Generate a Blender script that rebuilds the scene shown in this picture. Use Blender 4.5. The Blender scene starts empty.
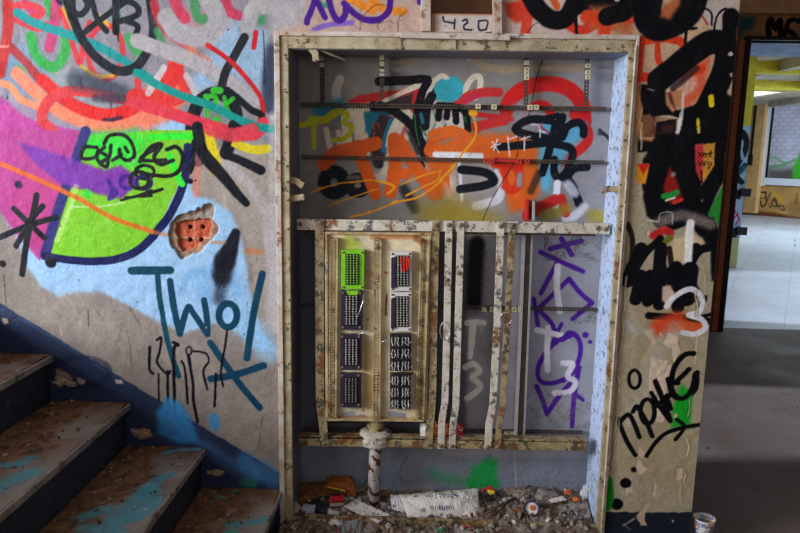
import bpy, bmesh, math, random
import numpy as np
from mathutils import Vector, Matrix
random.seed(7); RNG = np.random.default_rng(11)
S = bpy.context.scene; COL = S.collection
R = math.radians
# ------------------------------------------------------------------ camera
YAW, PITCH, ROLL, DIST, EYE, FPX = R(-2.0), R(9.6), R(1.0), 2.6, 1.55, 690.0
fw = np.array([math.sin(YAW)*math.cos(PITCH), math.cos(YAW)*math.cos(PITCH), -math.sin(PITCH)])
r0 = np.array([math.cos(YAW), -math.sin(YAW), 0.0]); u0 = np.cross(r0, fw)
CR = r0*math.cos(ROLL)+u0*math.sin(ROLL); CU = -r0*math.sin(ROLL)+u0*math.cos(ROLL)
CC = np.array([0.0, -DIST, EYE])
cam = bpy.data.objects.new('camera', bpy.data.cameras.new('camera')); COL.objects.link(cam)
cam.data.sensor_width = 36; cam.data.lens = 36*FPX/800; cam.data.clip_start = .05
m4 = Matrix.Identity(4)
for i in range(3):
    m4[i][0] = CR[i]; m4[i][1] = CU[i]; m4[i][2] = -fw[i]; m4[i][3] = CC[i]
cam.matrix_world = m4; S.camera = cam
# ------------------------------------------------------------------ world, lights, exposure
S.view_settings.view_transform = 'Standard'; S.view_settings.look = 'None'
S.view_settings.exposure = 0.27; S.view_settings.gamma = 1.0; S.view_settings.use_curve_mapping = False
w = bpy.data.worlds.new('daylight'); S.world = w; w.use_nodes = True
w.node_tree.nodes['Background'].inputs[0].default_value = (.62, .74, 1, 1)
w.node_tree.nodes['Background'].inputs[1].default_value = .25
def area(name, loc, target, sx, sy, power, color):
    l = bpy.data.lights.new(name, 'AREA'); l.shape = 'RECTANGLE'; l.size = sx; l.size_y = sy
    l.energy = power; l.color = color
    o = bpy.data.objects.new(name, l); COL.objects.link(o); o.location = loc
    o.rotation_euler = (Vector(target)-Vector(loc)).to_track_quat('-Z', 'Y').to_euler()
    return o
area('stairwell_window_light', (-5.1, -2.35, 2.2), (.9, 0, 1.1), 1.5, 1.6, 330, (.82, .90, 1))
area('left_rear_fill_light', (-4.4, -3.9, 2.0), (.3, 0, .9), 1.5, 1.4, 75, (1, .93, .85))  # added warm fill lamp from the left rear, with no window of its own
area('frontal_fill_light', (.3, -5.7, 2.2), (.2, 0, 1.1), 2.4, 1.4, 24, (1, .96, .92))  # added soft frontal fill from behind the camera, brightening the cabinet interior
area('corridor_opening_light', (17, 1.75, 7.5), (1.9, 1.43, 0), .5, .5, 3000, (.72, .82, 1))
area('hall_window_light', (12.5, 6.6, 2.0), (6.5, 10, 0), 4.5, 1.6, 620, (.62, .80, 1))
area('hall_skylight', (8.0, 11.5, 2.8), (8.0, 11.8, 0), 4, 4, 260, (.72, .85, 1))

# ------------------------------------------------------------------ helpers
def at(x, y, v=0.0, axis=1):
    """the point of the plane <axis>=v that the photograph shows at pixel x, y"""
    d = CR*(x-400)/FPX-CU*(y-266.5)/FPX+fw
    return CC+d*((v-CC[axis])/d[axis])
def tag(o, label=None, cat=None, group=None, kind=None):
    if label: o['label'] = label
    if cat: o['category'] = cat
    if group: o['group'] = group
    if kind: o['kind'] = kind
    return o
def thing(name, loc, label, cat, group=None, rz=0):
    o = bpy.data.objects.new(name, None); COL.objects.link(o); o.location = loc
    o.rotation_euler = (0, 0, rz); o.empty_display_size = .05
    return tag(o, label, cat, group)
def link(name, me, mat, parent=None, label=None, smooth=False):
    o = bpy.data.objects.new(name, me); COL.objects.link(o)
    if mat is not None:
        for k in (mat if isinstance(mat, (list, tuple)) else [mat]): me.materials.append(k)
    if parent is not None:
        o.parent = parent; o.matrix_parent_inverse = parent.matrix_world.inverted() if parent.type != 'EMPTY' else Matrix.Translation(-parent.location)
    if label: o['label'] = label
    if smooth: me.shade_smooth()
    return o
def finish(name, bm, mat, parent=None, label=None, smooth=False, bev=0, origin=True):
    bmesh.ops.recalc_face_normals(bm, faces=bm.faces)
    me = bpy.data.meshes.new(name); bm.to_mesh(me); bm.free()
    o = link(name, me, mat, parent, label, smooth)
    if bev:
        b = o.modifiers.new('bevel', 'BEVEL'); b.width = bev; b.segments = 2; b.limit_method = 'ANGLE'
    return o
def box(bm, x0, x1, y0, y1, z0, z1, mi=0):
    v = [bm.verts.new(p) for p in ((x0,y0,z0),(x1,y0,z0),(x1,y1,z0),(x0,y1,z0),(x0,y0,z1),(x1,y0,z1),(x1,y1,z1),(x0,y1,z1))]
    for f in ((0,3,2,1),(4,5,6,7),(0,1,5,4),(1,2,6,5),(2,3,7,6),(3,0,4,7)):
        bm.faces.new([v[i] for i in f]).material_index = mi
def prism(bm, pts, y0, y1):
    """front outline pts (x,z) in order, from depth y0 back to y1"""
    a = [bm.verts.new((p[0], y0, p[1])) for p in pts]; b = [bm.verts.new((p[0], y1, p[1])) for p in pts]
    bm.faces.new(a); bm.faces.new(b[::-1]); n = len(pts)
    for i in range(n): bm.faces.new([a[i], b[i], b[(i+1) % n], a[(i+1) % n]])
def px2(pts, Y): return [(float(q[0]), float(q[2])) for q in (at(x, y, Y) for x, y in pts)]
def strip(bm, pts, wpx, Y, t):
    """flat bar whose front lies at depth Y along the centre line pts (photo pixels)"""
    q = [np.array(p) for p in px2(pts, Y)]; hw = wpx*(DIST+Y)/FPX/2*1.0
    L, Rr = [], []
    for i in range(len(q)):
        d = q[min(i+1, len(q)-1)]-q[max(i-1, 0)]; d = d/np.linalg.norm(d); n = np.array([-d[1], d[0]])
        L.append(q[i]+n*hw); Rr.append(q[i]-n*hw)
    for i in range(len(q)-1):
        fa = [bm.verts.new((p[0], y, p[1])) for y in (Y, Y+t) for p in (L[i], L[i+1], Rr[i+1], Rr[i])]
        for f in ((0,1,2,3),(7,6,5,4),(0,4,5,1),(1,5,6,2),(2,6,7,3),(3,7,4,0)): bm.faces.new([fa[k] for k in f])
    bmesh.ops.remove_doubles(bm, verts=bm.verts, dist=1e-5)
def tube(bm, pts, r, n=8, radii=None, cap=True):
    pts = [Vector(p) for p in pts]; rings = []
    for i, p in enumerate(pts):
        d = (pts[min(i+1, len(pts)-1)]-pts[max(i-1, 0)]).normalized()
        a = d.orthogonal().normalized(); 
        if i and rings:
            a = prev - d*prev.dot(d); a.normalize()
        prev = a; b = d.cross(a); rr = radii[i] if radii else r
        rings.append([bm.verts.new(p+(a*math.cos(t)+b*math.sin(t))*rr) for t in (2*math.pi*k/n for k in range(n))])
    for i in range(len(rings)-1):
        for k in range(n): bm.faces.new([rings[i][k], rings[i][(k+1) % n], rings[i+1][(k+1) % n], rings[i+1][k]])
    if cap: bm.faces.new(rings[0][::-1]); bm.faces.new(rings[-1])
def lathe(bm, prof, c, n=32):
    rings = [[bm.verts.new((c[0]+r*math.cos(2*math.pi*k/n), c[1]+r*math.sin(2*math.pi*k/n), c[2]+z)) for k in range(n)] for r, z in prof]
    for i in range(len(rings)-1):
        for k in range(n): bm.faces.new([rings[i][k], rings[i][(k+1) % n], rings[i+1][(k+1) % n], rings[i+1][k]])
    return rings
def hexc(h):
    c = [int(h[i:i+2], 16)/255 for i in (0, 2, 4)]
    return tuple(v/12.92 if v <= .04045 else ((v+.055)/1.055)**2.4 for v in c)+(1,)
def fbm(shape, cell, seed, octs=4):
    g = np.random.default_rng(seed); out = np.zeros(shape); amp = 1; tot = 0
    for o in range(octs):
        c = max(cell/2**o, 1.0); ny, nx = int(shape[0]/c)+3, int(shape[1]/c)+3
        a = g.random((ny, nx)); y = np.arange(shape[0])/c; x = np.arange(shape[1])/c
        iy, ix = y.astype(int), x.astype(int); fy, fx = y-iy, x-ix
        fy = (fy*fy*(3-2*fy))[:, None]; fx = (fx*fx*(3-2*fx))[None]
        v = (a[iy][:, ix]*(1-fy)+a[iy+1][:, ix]*fy)*(1-fx)+(a[iy][:, ix+1]*(1-fy)+a[iy+1][:, ix+1]*fy)*fx
        out += v*amp; tot += amp; amp *= .5
    return out/tot
def sm(e0, e1, x):
    t = np.clip((x-e0)/(e1-e0), 0, 1); return t*t*(3-2*t)

# ------------------------------------------------------------------ materials
class NB:
    def __init__(s, name):
        s.m = bpy.data.materials.new(name); s.m.use_nodes = True; s.t = s.m.node_tree; s.n = s.t.nodes
        s.p = s.n['Principled BSDF']; s.tc = s.n.new('ShaderNodeTexCoord')
    def link(s, a, b): s.t.links.new(a, b)
    def noise(s, scale, det=5, rough=.6, vec=None, out='Fac'):
        k = s.n.new('ShaderNodeTexNoise'); k.inputs['Scale'].default_value = scale; k.inputs['Detail'].default_value = det
        k.inputs['Roughness'].default_value = rough; s.link(vec or s.tc.outputs['Object'], k.inputs['Vector']); return k.outputs[out]
    def ramp(s, fac, stops):
        k = s.n.new('ShaderNodeValToRGB'); e = k.color_ramp.elements
        while len(e) < len(stops): e.new(.5)
        for i, (p, c) in enumerate(stops): e[i].position = p; e[i].color = c if len(c) == 4 else tuple(c)+(1,)
        s.link(fac, k.inputs[0]); return k.outputs[0]
    def mix(s, fac, a, b, mode='MIX'):
        k = s.n.new('ShaderNodeMix'); k.data_type = 'RGBA'; k.blend_type = mode
        for sock, v in ((k.inputs[0], fac), (k.inputs[6], a), (k.inputs[7], b)):
            if hasattr(v, 'is_linked'): s.link(v, sock)
            else: sock.default_value = v
        return k.outputs[2]
    def attr(s, name='Col'):
        k = s.n.new('ShaderNodeAttribute'); k.attribute_name = name; return k.outputs['Color']
    def bump(s, h, strength=.4, dist=.003):
        k = s.n.new('ShaderNodeBump'); k.inputs['Strength'].default_value = strength; k.inputs['Distance'].default_value = dist
        s.link(h, k.inputs['Height']); s.link(k.outputs[0], s.p.inputs['Normal'])
    def done(s, col, rough=.6, metal=0, spec=.4):
        if hasattr(col, 'is_linked'): s.link(col, s.p.inputs['Base Color'])
        else: s.p.inputs['Base Color'].default_value = col
        if hasattr(rough, 'is_linked'): s.link(rough, s.p.inputs['Roughness'])
        else: s.p.inputs['Roughness'].default_value = rough
        s.p.inputs['Metallic'].default_value = metal; s.p.inputs['Specular IOR Level'].default_value = spec
        return s.m
W1 = (1, 1, 1, 1); K0 = (0, 0, 0, 1)
def painted_mat(name, rough=.55, bscale=160, bs=.35, bd=.002, spec=.35):
    b = NB(name); n = b.noise(bscale, 5); v = b.ramp(n, [(.25, (.82, .82, .82)), (.7, (1.08, 1.08, 1.08))])
    b.bump(n, bs, bd); return b.done(b.mix(1, b.attr(), v, 'MULTIPLY'), rough, 0, spec)
def metal_mat(name, base, chip='4a4038', rust='6e3a20', amt=.5, rough=.42, base2=None, scale=1.0):
    b = NB(name); n1 = b.noise(62*scale, 8, .72); n2 = b.noise(14*scale, 5, .6); n3 = b.noise(120*scale, 4)
    c = b.mix(b.ramp(n2, [(.35, K0), (.62, W1)]), hexc(base), hexc(base2 or base))
    sep = b.n.new('ShaderNodeVectorMath'); sep.operation = 'ADD'; sep.inputs[1].default_value = (7.3, 2.2, 5.1)
    b.link(b.tc.outputs['Object'], sep.inputs[0])
    def clus(fine, coarse, k):
        m_ = b.n.new('ShaderNodeMath'); m_.operation = 'MULTIPLY_ADD'; b.link(coarse, m_.inputs[0]); m_.inputs[1].default_value = k; b.link(fine, m_.inputs[2]); return m_.outputs[0]
    f1 = clus(n1, b.noise(17*scale, 3, .5, sep.outputs[0]), 1.0); t1 = 1.24-.16*amt
    m1_ = b.n.new('ShaderNodeMath'); m1_.operation = 'SUBTRACT'; b.link(f1, m1_.inputs[0]); m1_.inputs[1].default_value = t1-.5
    c = b.mix(b.ramp(m1_.outputs[0], [(.49, K0), (.515, W1)]), c, hexc(chip))
    f2 = clus(b.noise(48*scale, 8, .75, sep.outputs[0]), b.noise(7*scale, 3, .5), 1.0); t2 = 1.30-.20*amt
    m2_ = b.n.new('ShaderNodeMath'); m2_.operation = 'SUBTRACT'; b.link(f2, m2_.inputs[0]); m2_.inputs[1].default_value = t2-.5
    c = b.mix(b.ramp(m2_.outputs[0], [(.47, K0), (.56, W1)]), c, hexc(rust))
    c = b.mix(1, c, b.ramp(n3, [(.3, (.85, .85, .85)), (.7, (1.1, 1.1, 1.1))]), 'MULTIPLY')
    b.bump(n1, .35, .002); return b.done(c, b.ramp(n1, [(.4, (rough,)*3), (.6, (rough+.3,)*3)]), 0, .5)
def plain(name, c, rough=.5, metal=0, var=.15, scale=60, spec=.4, bump=.15):
    b = NB(name); n = b.noise(scale, 5); b.bump(n, bump, .002)
    return b.done(b.mix(1, hexc(c), b.ramp(n, [(.3, (1-var,)*3), (.7, (1+var,)*3)]), 'MULTIPLY'), rough, metal, spec)
M = {}
M['wall'] = painted_mat('painted plaster', .5, 130, .5, .0025, .14)
M['panel'] = painted_mat('painted steel back', .5, 240, .25, .0012, .14)
M['tread'] = painted_mat('worn concrete', .42, 90, .5, .003, .5)
M['cream'] = metal_mat('cream painted steel', 'd4ccc0', '5e5a5c', '7c4a24', .85, .36, 'beb4a0', 1.5)
M['cream_rusty'] = metal_mat('rusty cream steel', 'b09a6c', '4c4438', '74461f', 1.1, .42, '84765a', 1.4)
M['frame'] = metal_mat('ivory frame steel', 'bcae92', '564a3a', '74461f', .6, .36, '988866', 1.1)
M['white_metal'] = metal_mat('whitened steel', 'cfc4bc', '84705e', '8a5030', .55, .4, 'b8a08a', 1.0)
M['inner'] = metal_mat('grey blue inner steel', '7c808c', '5c5a5c', '5a4a3c', .2, .4, '70747e')
M['jamb'] = metal_mat('pale blue steel', 'b4c4de', '4c4f5a', '6b5648', .7, .35, 'bccdea', 2.2)
M['board'] = metal_mat('cream board', 'c6b690', '7f7868', '8a4a20', .6, .38, 'a88c58', 1.0)
M['duct'] = metal_mat('ochre strip', 'a8926a', '5a4628', '6a3c18', .9, .45, '8e7448')
M['channel'] = metal_mat('brown channel', '5a4a40', '302824', '6e3a20', .4, .5, '6a5a4c')
M['channel_edge'] = plain('grey channel edge', 'a8a4a4', .4)
M['rod'] = metal_mat('rusted rail', '3c332c', '241d18', '6a3c22', .8, .6, '4c4036', 3)
M['dark'] = plain('dark plastic', '1d1a22', .35)
M['black'] = plain('black void', '0c0b0d', .6)
M['plum'] = plain('dark plum plastic', '2c2634', .35)
M['green_plate'] = plain('green sprayed plastic', '78c01c', .4, 0, .2)
M['white_plate'] = metal_mat('white plastic plate', 'd8d2cc', '8a8484', '9a8070', .2, .35, 'cbc6c4', 1.5)
M['pin'] = plain('tinned pins', 'd6d2cc', .25, .3)
M['pin_green'] = plain('green pins', 'a4e050', .35)
M['pin_red'] = plain('red sprayed pins', 'e02818', .35)
M['pin_dull'] = plain('dull pins', '9a948c', .3, .4)
M['clamp'] = plain('cream ceramic clamp', 'd0c4a4', .35)
M['clamp_red'] = plain('red sprayed clamp', 'c03420', .4)
M['red'] = plain('red paint', 'c01c18', .4)
M['bolt'] = metal_mat('rusty bolt', '8e7c62', '4e3a28', '6a3418', .8, .45)
M['wire'] = plain('bare wire', 'c8ccd0', .25, .7)
M['pipe'] = metal_mat('rusty pipe', 'b5ada6', '5c2c20', '6e2a18', 1.5, .4, 'a49a94', .6)
M['concrete'] = None

def cmat_floor():
    b = NB('bare concrete floor'); n1 = b.noise(1.6, 8, .6); n2 = b.noise(40, 6, .7); n3 = b.noise(9, 6, .7)
    c = b.ramp(n1, [(.3, hexc('5e4a40')), (.5, hexc('74645c')), (.75, hexc('88807c'))])
    c = b.mix(b.ramp(n3, [(.52, K0), (.75, W1)]), c, hexc('6e4f3c'))
    c = b.mix(1, c, b.ramp(n2, [(.3, (.8,)*3), (.7, (1.12,)*3)]), 'MULTIPLY')
    b.bump(n2, .5, .004); return b.done(c, b.ramp(n1, [(.3, (.42,)*3), (.7, (.7,)*3)]), 0, .4)
M['floor'] = cmat_floor()
def hall_floor():
    b = NB('pale dusty slab floor'); br = b.n.new('ShaderNodeTexBrick'); br.offset = 0
    br.inputs['Scale'].default_value = 1; br.inputs['Brick Width'].default_value = .6; br.inputs['Row Height'].default_value = .6
    br.inputs['Mortar Size'].default_value = .006
    br.inputs['Color1'].default_value = hexc('bcc2ca'); br.inputs['Color2'].default_value = hexc('b4bac0'); br.inputs['Mortar'].default_value = hexc('9aa0a8')
    rot = b.n.new('ShaderNodeMapping'); rot.inputs['Rotation'].default_value = (0, 0, R(28)); b.link(b.tc.outputs['Object'], rot.inputs[0]); b.link(rot.outputs[0], br.inputs['Vector'])
    n = b.noise(.9, 8, .7); c = b.mix(b.ramp(n, [(.45, K0), (.72, (.75,)*3)]), br.outputs[0], hexc('8d9298'))
    n2 = b.noise(6, 6, .7); c = b.mix(b.ramp(n2, [(.6, K0), (.75, (.6,)*3)]), c, hexc('8a7a6c'))
    return b.done(c, .35, 0, .5)
M['hall_floor'] = hall_floor()
M['plaster_brown'] = plain('brown plaster', '8a6448', .7, 0, .2, 8)
M['lintel'] = plain('pale brown beam', 'cc9c70', .7, 0, .2, 8)
M['door_brown'] = plain('brown door casing', 'a05838', .45, 0, .2, 20)
M['frame_black'] = plain('black door frame', '0e0c0c', .4)
M['room'] = plain('dim room plaster', '93857a', .8, 0, .15, 5)
M['ceiling'] = plain('dim ceiling plaster', '8a7f78', .8, 0, .15, 5)
M['soffit'] = plain('blue grey soffit', '8494aa', .7, 0, .35, 7)
M['yellow'] = plain('yellow beam paint', 'c8b428', .5, 0, .2, 12)
M['hall_ceiling'] = plain('weathered ceiling boards', 'b0a490', .7, 0, .35, 3)
M['ochre'] = plain('ochre plaster', 'b48c58', .75, 0, .25, 5)

# ------------------------------------------------------------------ paint engine: albedo of a gridded surface
class Paint:
    """grid of vertices on the plane <axis>=v; a runs along x, b along z (wall) or y (tread)"""
    def __init__(s, axis, v, a0, a1, b0, b1, res, base, seed=1):
        s.axis, s.v, s.res = axis, v, res
        s.nx = int(round((a1-a0)/res))+1; s.ny = int(round((b1-b0)/res))+1
        s.a = np.linspace(a0, a1, s.nx); s.b = np.linspace(b0, b1, s.ny)
        s.c = np.zeros((s.ny, s.nx, 3)); s.c[:] = s.rgb(base); s.h = np.zeros((s.ny, s.nx)); s.seed = seed
        s.jit = fbm((s.ny, s.nx), 9, seed+50, 3)-.5; s.spray = np.random.default_rng(seed+9).random((s.ny, s.nx))
    @staticmethod
    def rgb(h): return np.array([int(h[i:i+2], 16)/255 for i in (0, 2, 4)])
    def ab(s, x, y):
        q = at(x, y, s.v, s.axis); return (q[0], q[2]) if s.axis == 1 else (q[0], q[1])
    def win(s, P, m):
        i0 = np.searchsorted(s.a, P[:, 0].min()-m); i1 = np.searchsorted(s.a, P[:, 0].max()+m)
        j0 = np.searchsorted(s.b, P[:, 1].min()-m); j1 = np.searchsorted(s.b, P[:, 1].max()+m)
        return slice(j0, j1), slice(i0, i1)
    def segd(s, P, W, closed=False):
        A, B = np.meshgrid(s.a[W[1]], s.b[W[0]]); d = np.full(A.shape, 9.0)
        n = len(P)
        for k in range(n if closed else max(n-1, 1)):
            p, q = P[k], P[(k+1) % n] if n > 1 else P[k]
            e = q-p; L = e@e
            t = np.clip(((A-p[0])*e[0]+(B-p[1])*e[1])/L, 0, 1) if L > 1e-12 else 0
            d = np.minimum(d, np.hypot(A-p[0]-t*e[0], B-p[1]-t*e[1]))
        return A, B, d
    def lay(s, W, al, col, speck=0):
        if speck: al = np.clip(al, 0, 1)*1.0; al = np.where((al > .02) & (al < .95), np.clip(al+(s.spray[W]-.5)*speck*2*al*(1-al)*2, 0, 1), al)
        s.c[W] = s.c[W]*(1-al[..., None])+s.rgb(col)*al[..., None]
    def stroke(s, pts, w, col, soft=.12, op=1.0, h=0):
        P = np.array([s.ab(*p) for p in pts], float)
        k = np.hypot(*(np.array(s.ab(pts[0][0]+1, pts[0][1]))-np.array(s.ab(*pts[0]))))
        if len(P) > 2:
            Q = np.vstack([2*P[0]-P[1], P, 2*P[-1]-P[-2]]); out = []
            for i in range(1, len(Q)-2):
                for t in (0, .2, .4, .6, .8):
                    p0, p1, p2, p3 = Q[i-1], Q[i], Q[i+1], Q[i+2]
                    out.append(.5*((2*p1)+(p2-p0)*t+(2*p0-5*p1+4*p2-p3)*t*t+(3*p1-p0-3*p2+p3)*t**3))
            P = np.array(out+[P[-1]])
        w0, w1 = w if isinstance(w, tuple) else (w, w); r = max(w0, w1)*k/2; ed = max(.35*k, soft*r); W = s.win(P, r+ed*1.6)
        if w0 != w1:
            A, B = np.meshgrid(s.a[W[1]], s.b[W[0]]); al = np.zeros(A.shape); n = len(P)-1
            for i in range(n):
                rr = (w0+(w1-w0)*(i+.5)/n)*k/2; e = P[i+1]-P[i]; L = max(e@e, 1e-12); t = np.clip(((A-P[i][0])*e[0]+(B-P[i][1])*e[1])/L, 0, 1)
                d = np.hypot(A-P[i][0]-t*e[0], B-P[i][1]-t*e[1]); e_ = max(.35*k, soft*rr); al = np.maximum(al, op*(1-sm(rr-e_, rr+e_, d+s.jit[W]*.6*k)))
            s.lay(W, al, col, .35 if soft > .25 else 0); return
        if s.c[W].size == 0: return
        _, _, d = s.segd(P, W)
        al = op*(1-sm(r-ed, r+ed, d+s.jit[W]*min(.6*k, r*.5)))
        s.lay(W, al, col, .35 if soft > .25 else 0)
        if h: s.h[W] += h*al
    def poly(s, pts, col, soft=1.0, op=1.0, h=0, rough=1.0, mask=False):
        """soft is the edge's half width in photo pixels"""
        P = np.array([s.ab(*p) for p in pts], float)
        k = np.hypot(*(np.array(s.ab(pts[0][0]+1, pts[0][1]))-np.array(s.ab(*pts[0])))); ed = soft*k
        W = s.win(P, ed*1.6)
        if s.c[W].size == 0: return None
        A, B, d = s.segd(P, W, True); ins = np.zeros(A.shape, bool); n = len(P)
        for i in range(n):
            p, q = P[i], P[(i+1) % n]
            if p[1] == q[1]: continue
            c = (p[1] > B) != (q[1] > B); ins ^= c & (A < (q[0]-p[0])*(B-p[1])/(q[1]-p[1])+p[0])
        sd = np.where(ins, d, -d)+s.jit[W]*2.2*k*rough
        al = op*sm(-ed, ed, sd)
        if mask: return W, al
        s.lay(W, al, col, .3 if soft > 3 else 0)
        if h: s.h[W] += h*al
    def draw(s, txt):
        z = (0, 0, 1.0)
        for ln in txt.strip().split('\n'):
            f = ln.split('#')[0].split()
            if not f: continue
            if f[0] == 'Z': z = tuple(map(float, f[1:4])); continue
            g = lambda a: [(z[0]+float(a[i])*z[2], z[1]+float(a[i+1])*z[2]) for i in range(0, len(a)-1, 2)]
            if f[0] == 'F': s.poly(g(f[4:]), f[1], float(f[2]), float(f[3]))
            elif f[0] == 'H': s.poly(g(f[4:]), f[1], float(f[2]), 1, float(f[3])/1000)
            elif f[0] == 'E':
                cx, cy, rx, ry = map(float, f[5:9]); a = []
                for q in range(17): a += [cx+rx*math.cos(q*math.pi/8), cy+ry*math.sin(q*math.pi/8)]
                s.stroke(g(a), float(f[2])*z[2], f[1], float(f[3]), float(f[4]))
            else:
                ww = [float(q)*z[2] for q in f[1].split('>')]; s.stroke(g(f[4:]), tuple(ww) if len(ww) == 2 else ww[0], f[0], float(f[2]), float(f[3]))
    def mottle(s, cell, amt, seed, tint=(1, 1, 1)):
        n = fbm((s.ny, s.nx), cell, seed, 5)-.5; s.c *= 1+(n[..., None]*2*amt)*np.array(tint)
    def chips(s, n, col, rmin, rmax, seed, region=None, h=-.0012):
        g = np.random.default_rng(seed)
        for _ in range(n):
            i, j = g.integers(0, s.nx), g.integers(0, s.ny)
            if region and not (region[0] <= s.a[i] <= region[1] and region[2] <= s.b[j] <= region[3]): continue
            r = (g.uniform(rmin, rmax)**1)*g.uniform(.5, 1); kx, ky = g.uniform(.6, 1.6), g.uniform(.6, 2.2)
            m = int(r*3/s.res)+2; W = (slice(max(j-m, 0), j+m), slice(max(i-m, 0), i+m))
            A, B = np.meshgrid(s.a[W[1]], s.b[W[0]])
            d = np.hypot((A-s.a[i])*kx, (B-s.b[j])/ky)+s.jit[W]*r*2.2
            al = 1-sm(r*.8, r*1.05, d); s.lay(W, al, col if isinstance(col, str) else col[g.integers(len(col))]); s.h[W] += h*al
    def build(s, name, mat, keep=None, parent=None, flip=False, hs=1.0, gam=1.14):
        A, B = np.meshgrid(s.a, s.b); V = np.empty((s.ny*s.nx, 3), np.float32); hh = s.h*hs
        V[:, 0] = A.ravel()
        if s.axis == 1: V[:, 1] = (s.v-hh).ravel(); V[:, 2] = B.ravel()
        else: V[:, 2] = (s.v+hh).ravel(); V[:, 1] = B.ravel()
        idx = np.arange(s.ny*s.nx).reshape(s.ny, s.nx)
        F = np.stack([idx[:-1, :-1], idx[:-1, 1:], idx[1:, 1:], idx[1:, :-1]], -1).reshape(-1, 4)
        C = s.c.reshape(-1, 3)
        if keep is not None:
            ca = (s.a[:-1]+s.a[1:])/2; cb = (s.b[:-1]+s.b[1:])/2; CA, CB = np.meshgrid(ca, cb)
            F = F[keep(CA, CB).ravel()]; used = np.unique(F); mp = np.zeros(len(V), np.int64); mp[used] = np.arange(len(used))
            V = V[used]; C = C[used]; F = mp[F]
        off = np.zeros(3)
        if parent is None: pass
        me = bpy.data.meshes.new(name); me.vertices.add(len(V)); me.vertices.foreach_set('co', V.ravel())
        nF = len(F); me.loops.add(nF*4); me.loops.foreach_set('vertex_index', F.astype(np.int32).ravel())
        me.polygons.add(nF); me.polygons.foreach_set('loop_start', np.arange(0, nF*4, 4, dtype=np.int32))
        me.update(calc_edges=True)
        C = np.clip(C, 0, 1)**gam; lin = np.where(C <= .04045, C/12.92, ((C+.055)/1.055)**2.4)
        ca = me.color_attributes.new('Col', 'FLOAT_COLOR', 'POINT')
        ca.data.foreach_set('color', np.hstack([lin, np.ones((len(lin), 1))]).astype(np.float32).ravel())
        me.shade_smooth()
        return link(name, me, mat, parent)

# ------------------------------------------------------------------ key measures of the place (metres)
CX0, CX1 = -.556, .742            # cabinet opening, outer edges
CZT = 1.965
PIL = 1.093                       # right end of the painted wall
DEP = .20                         # cabinet depth
NX = [-2.071, -1.768, -1.465, -1.163, -.863, -.552]; NZ = [1.083, .902, .72, .528, .347, .176]   # step nosings

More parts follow.
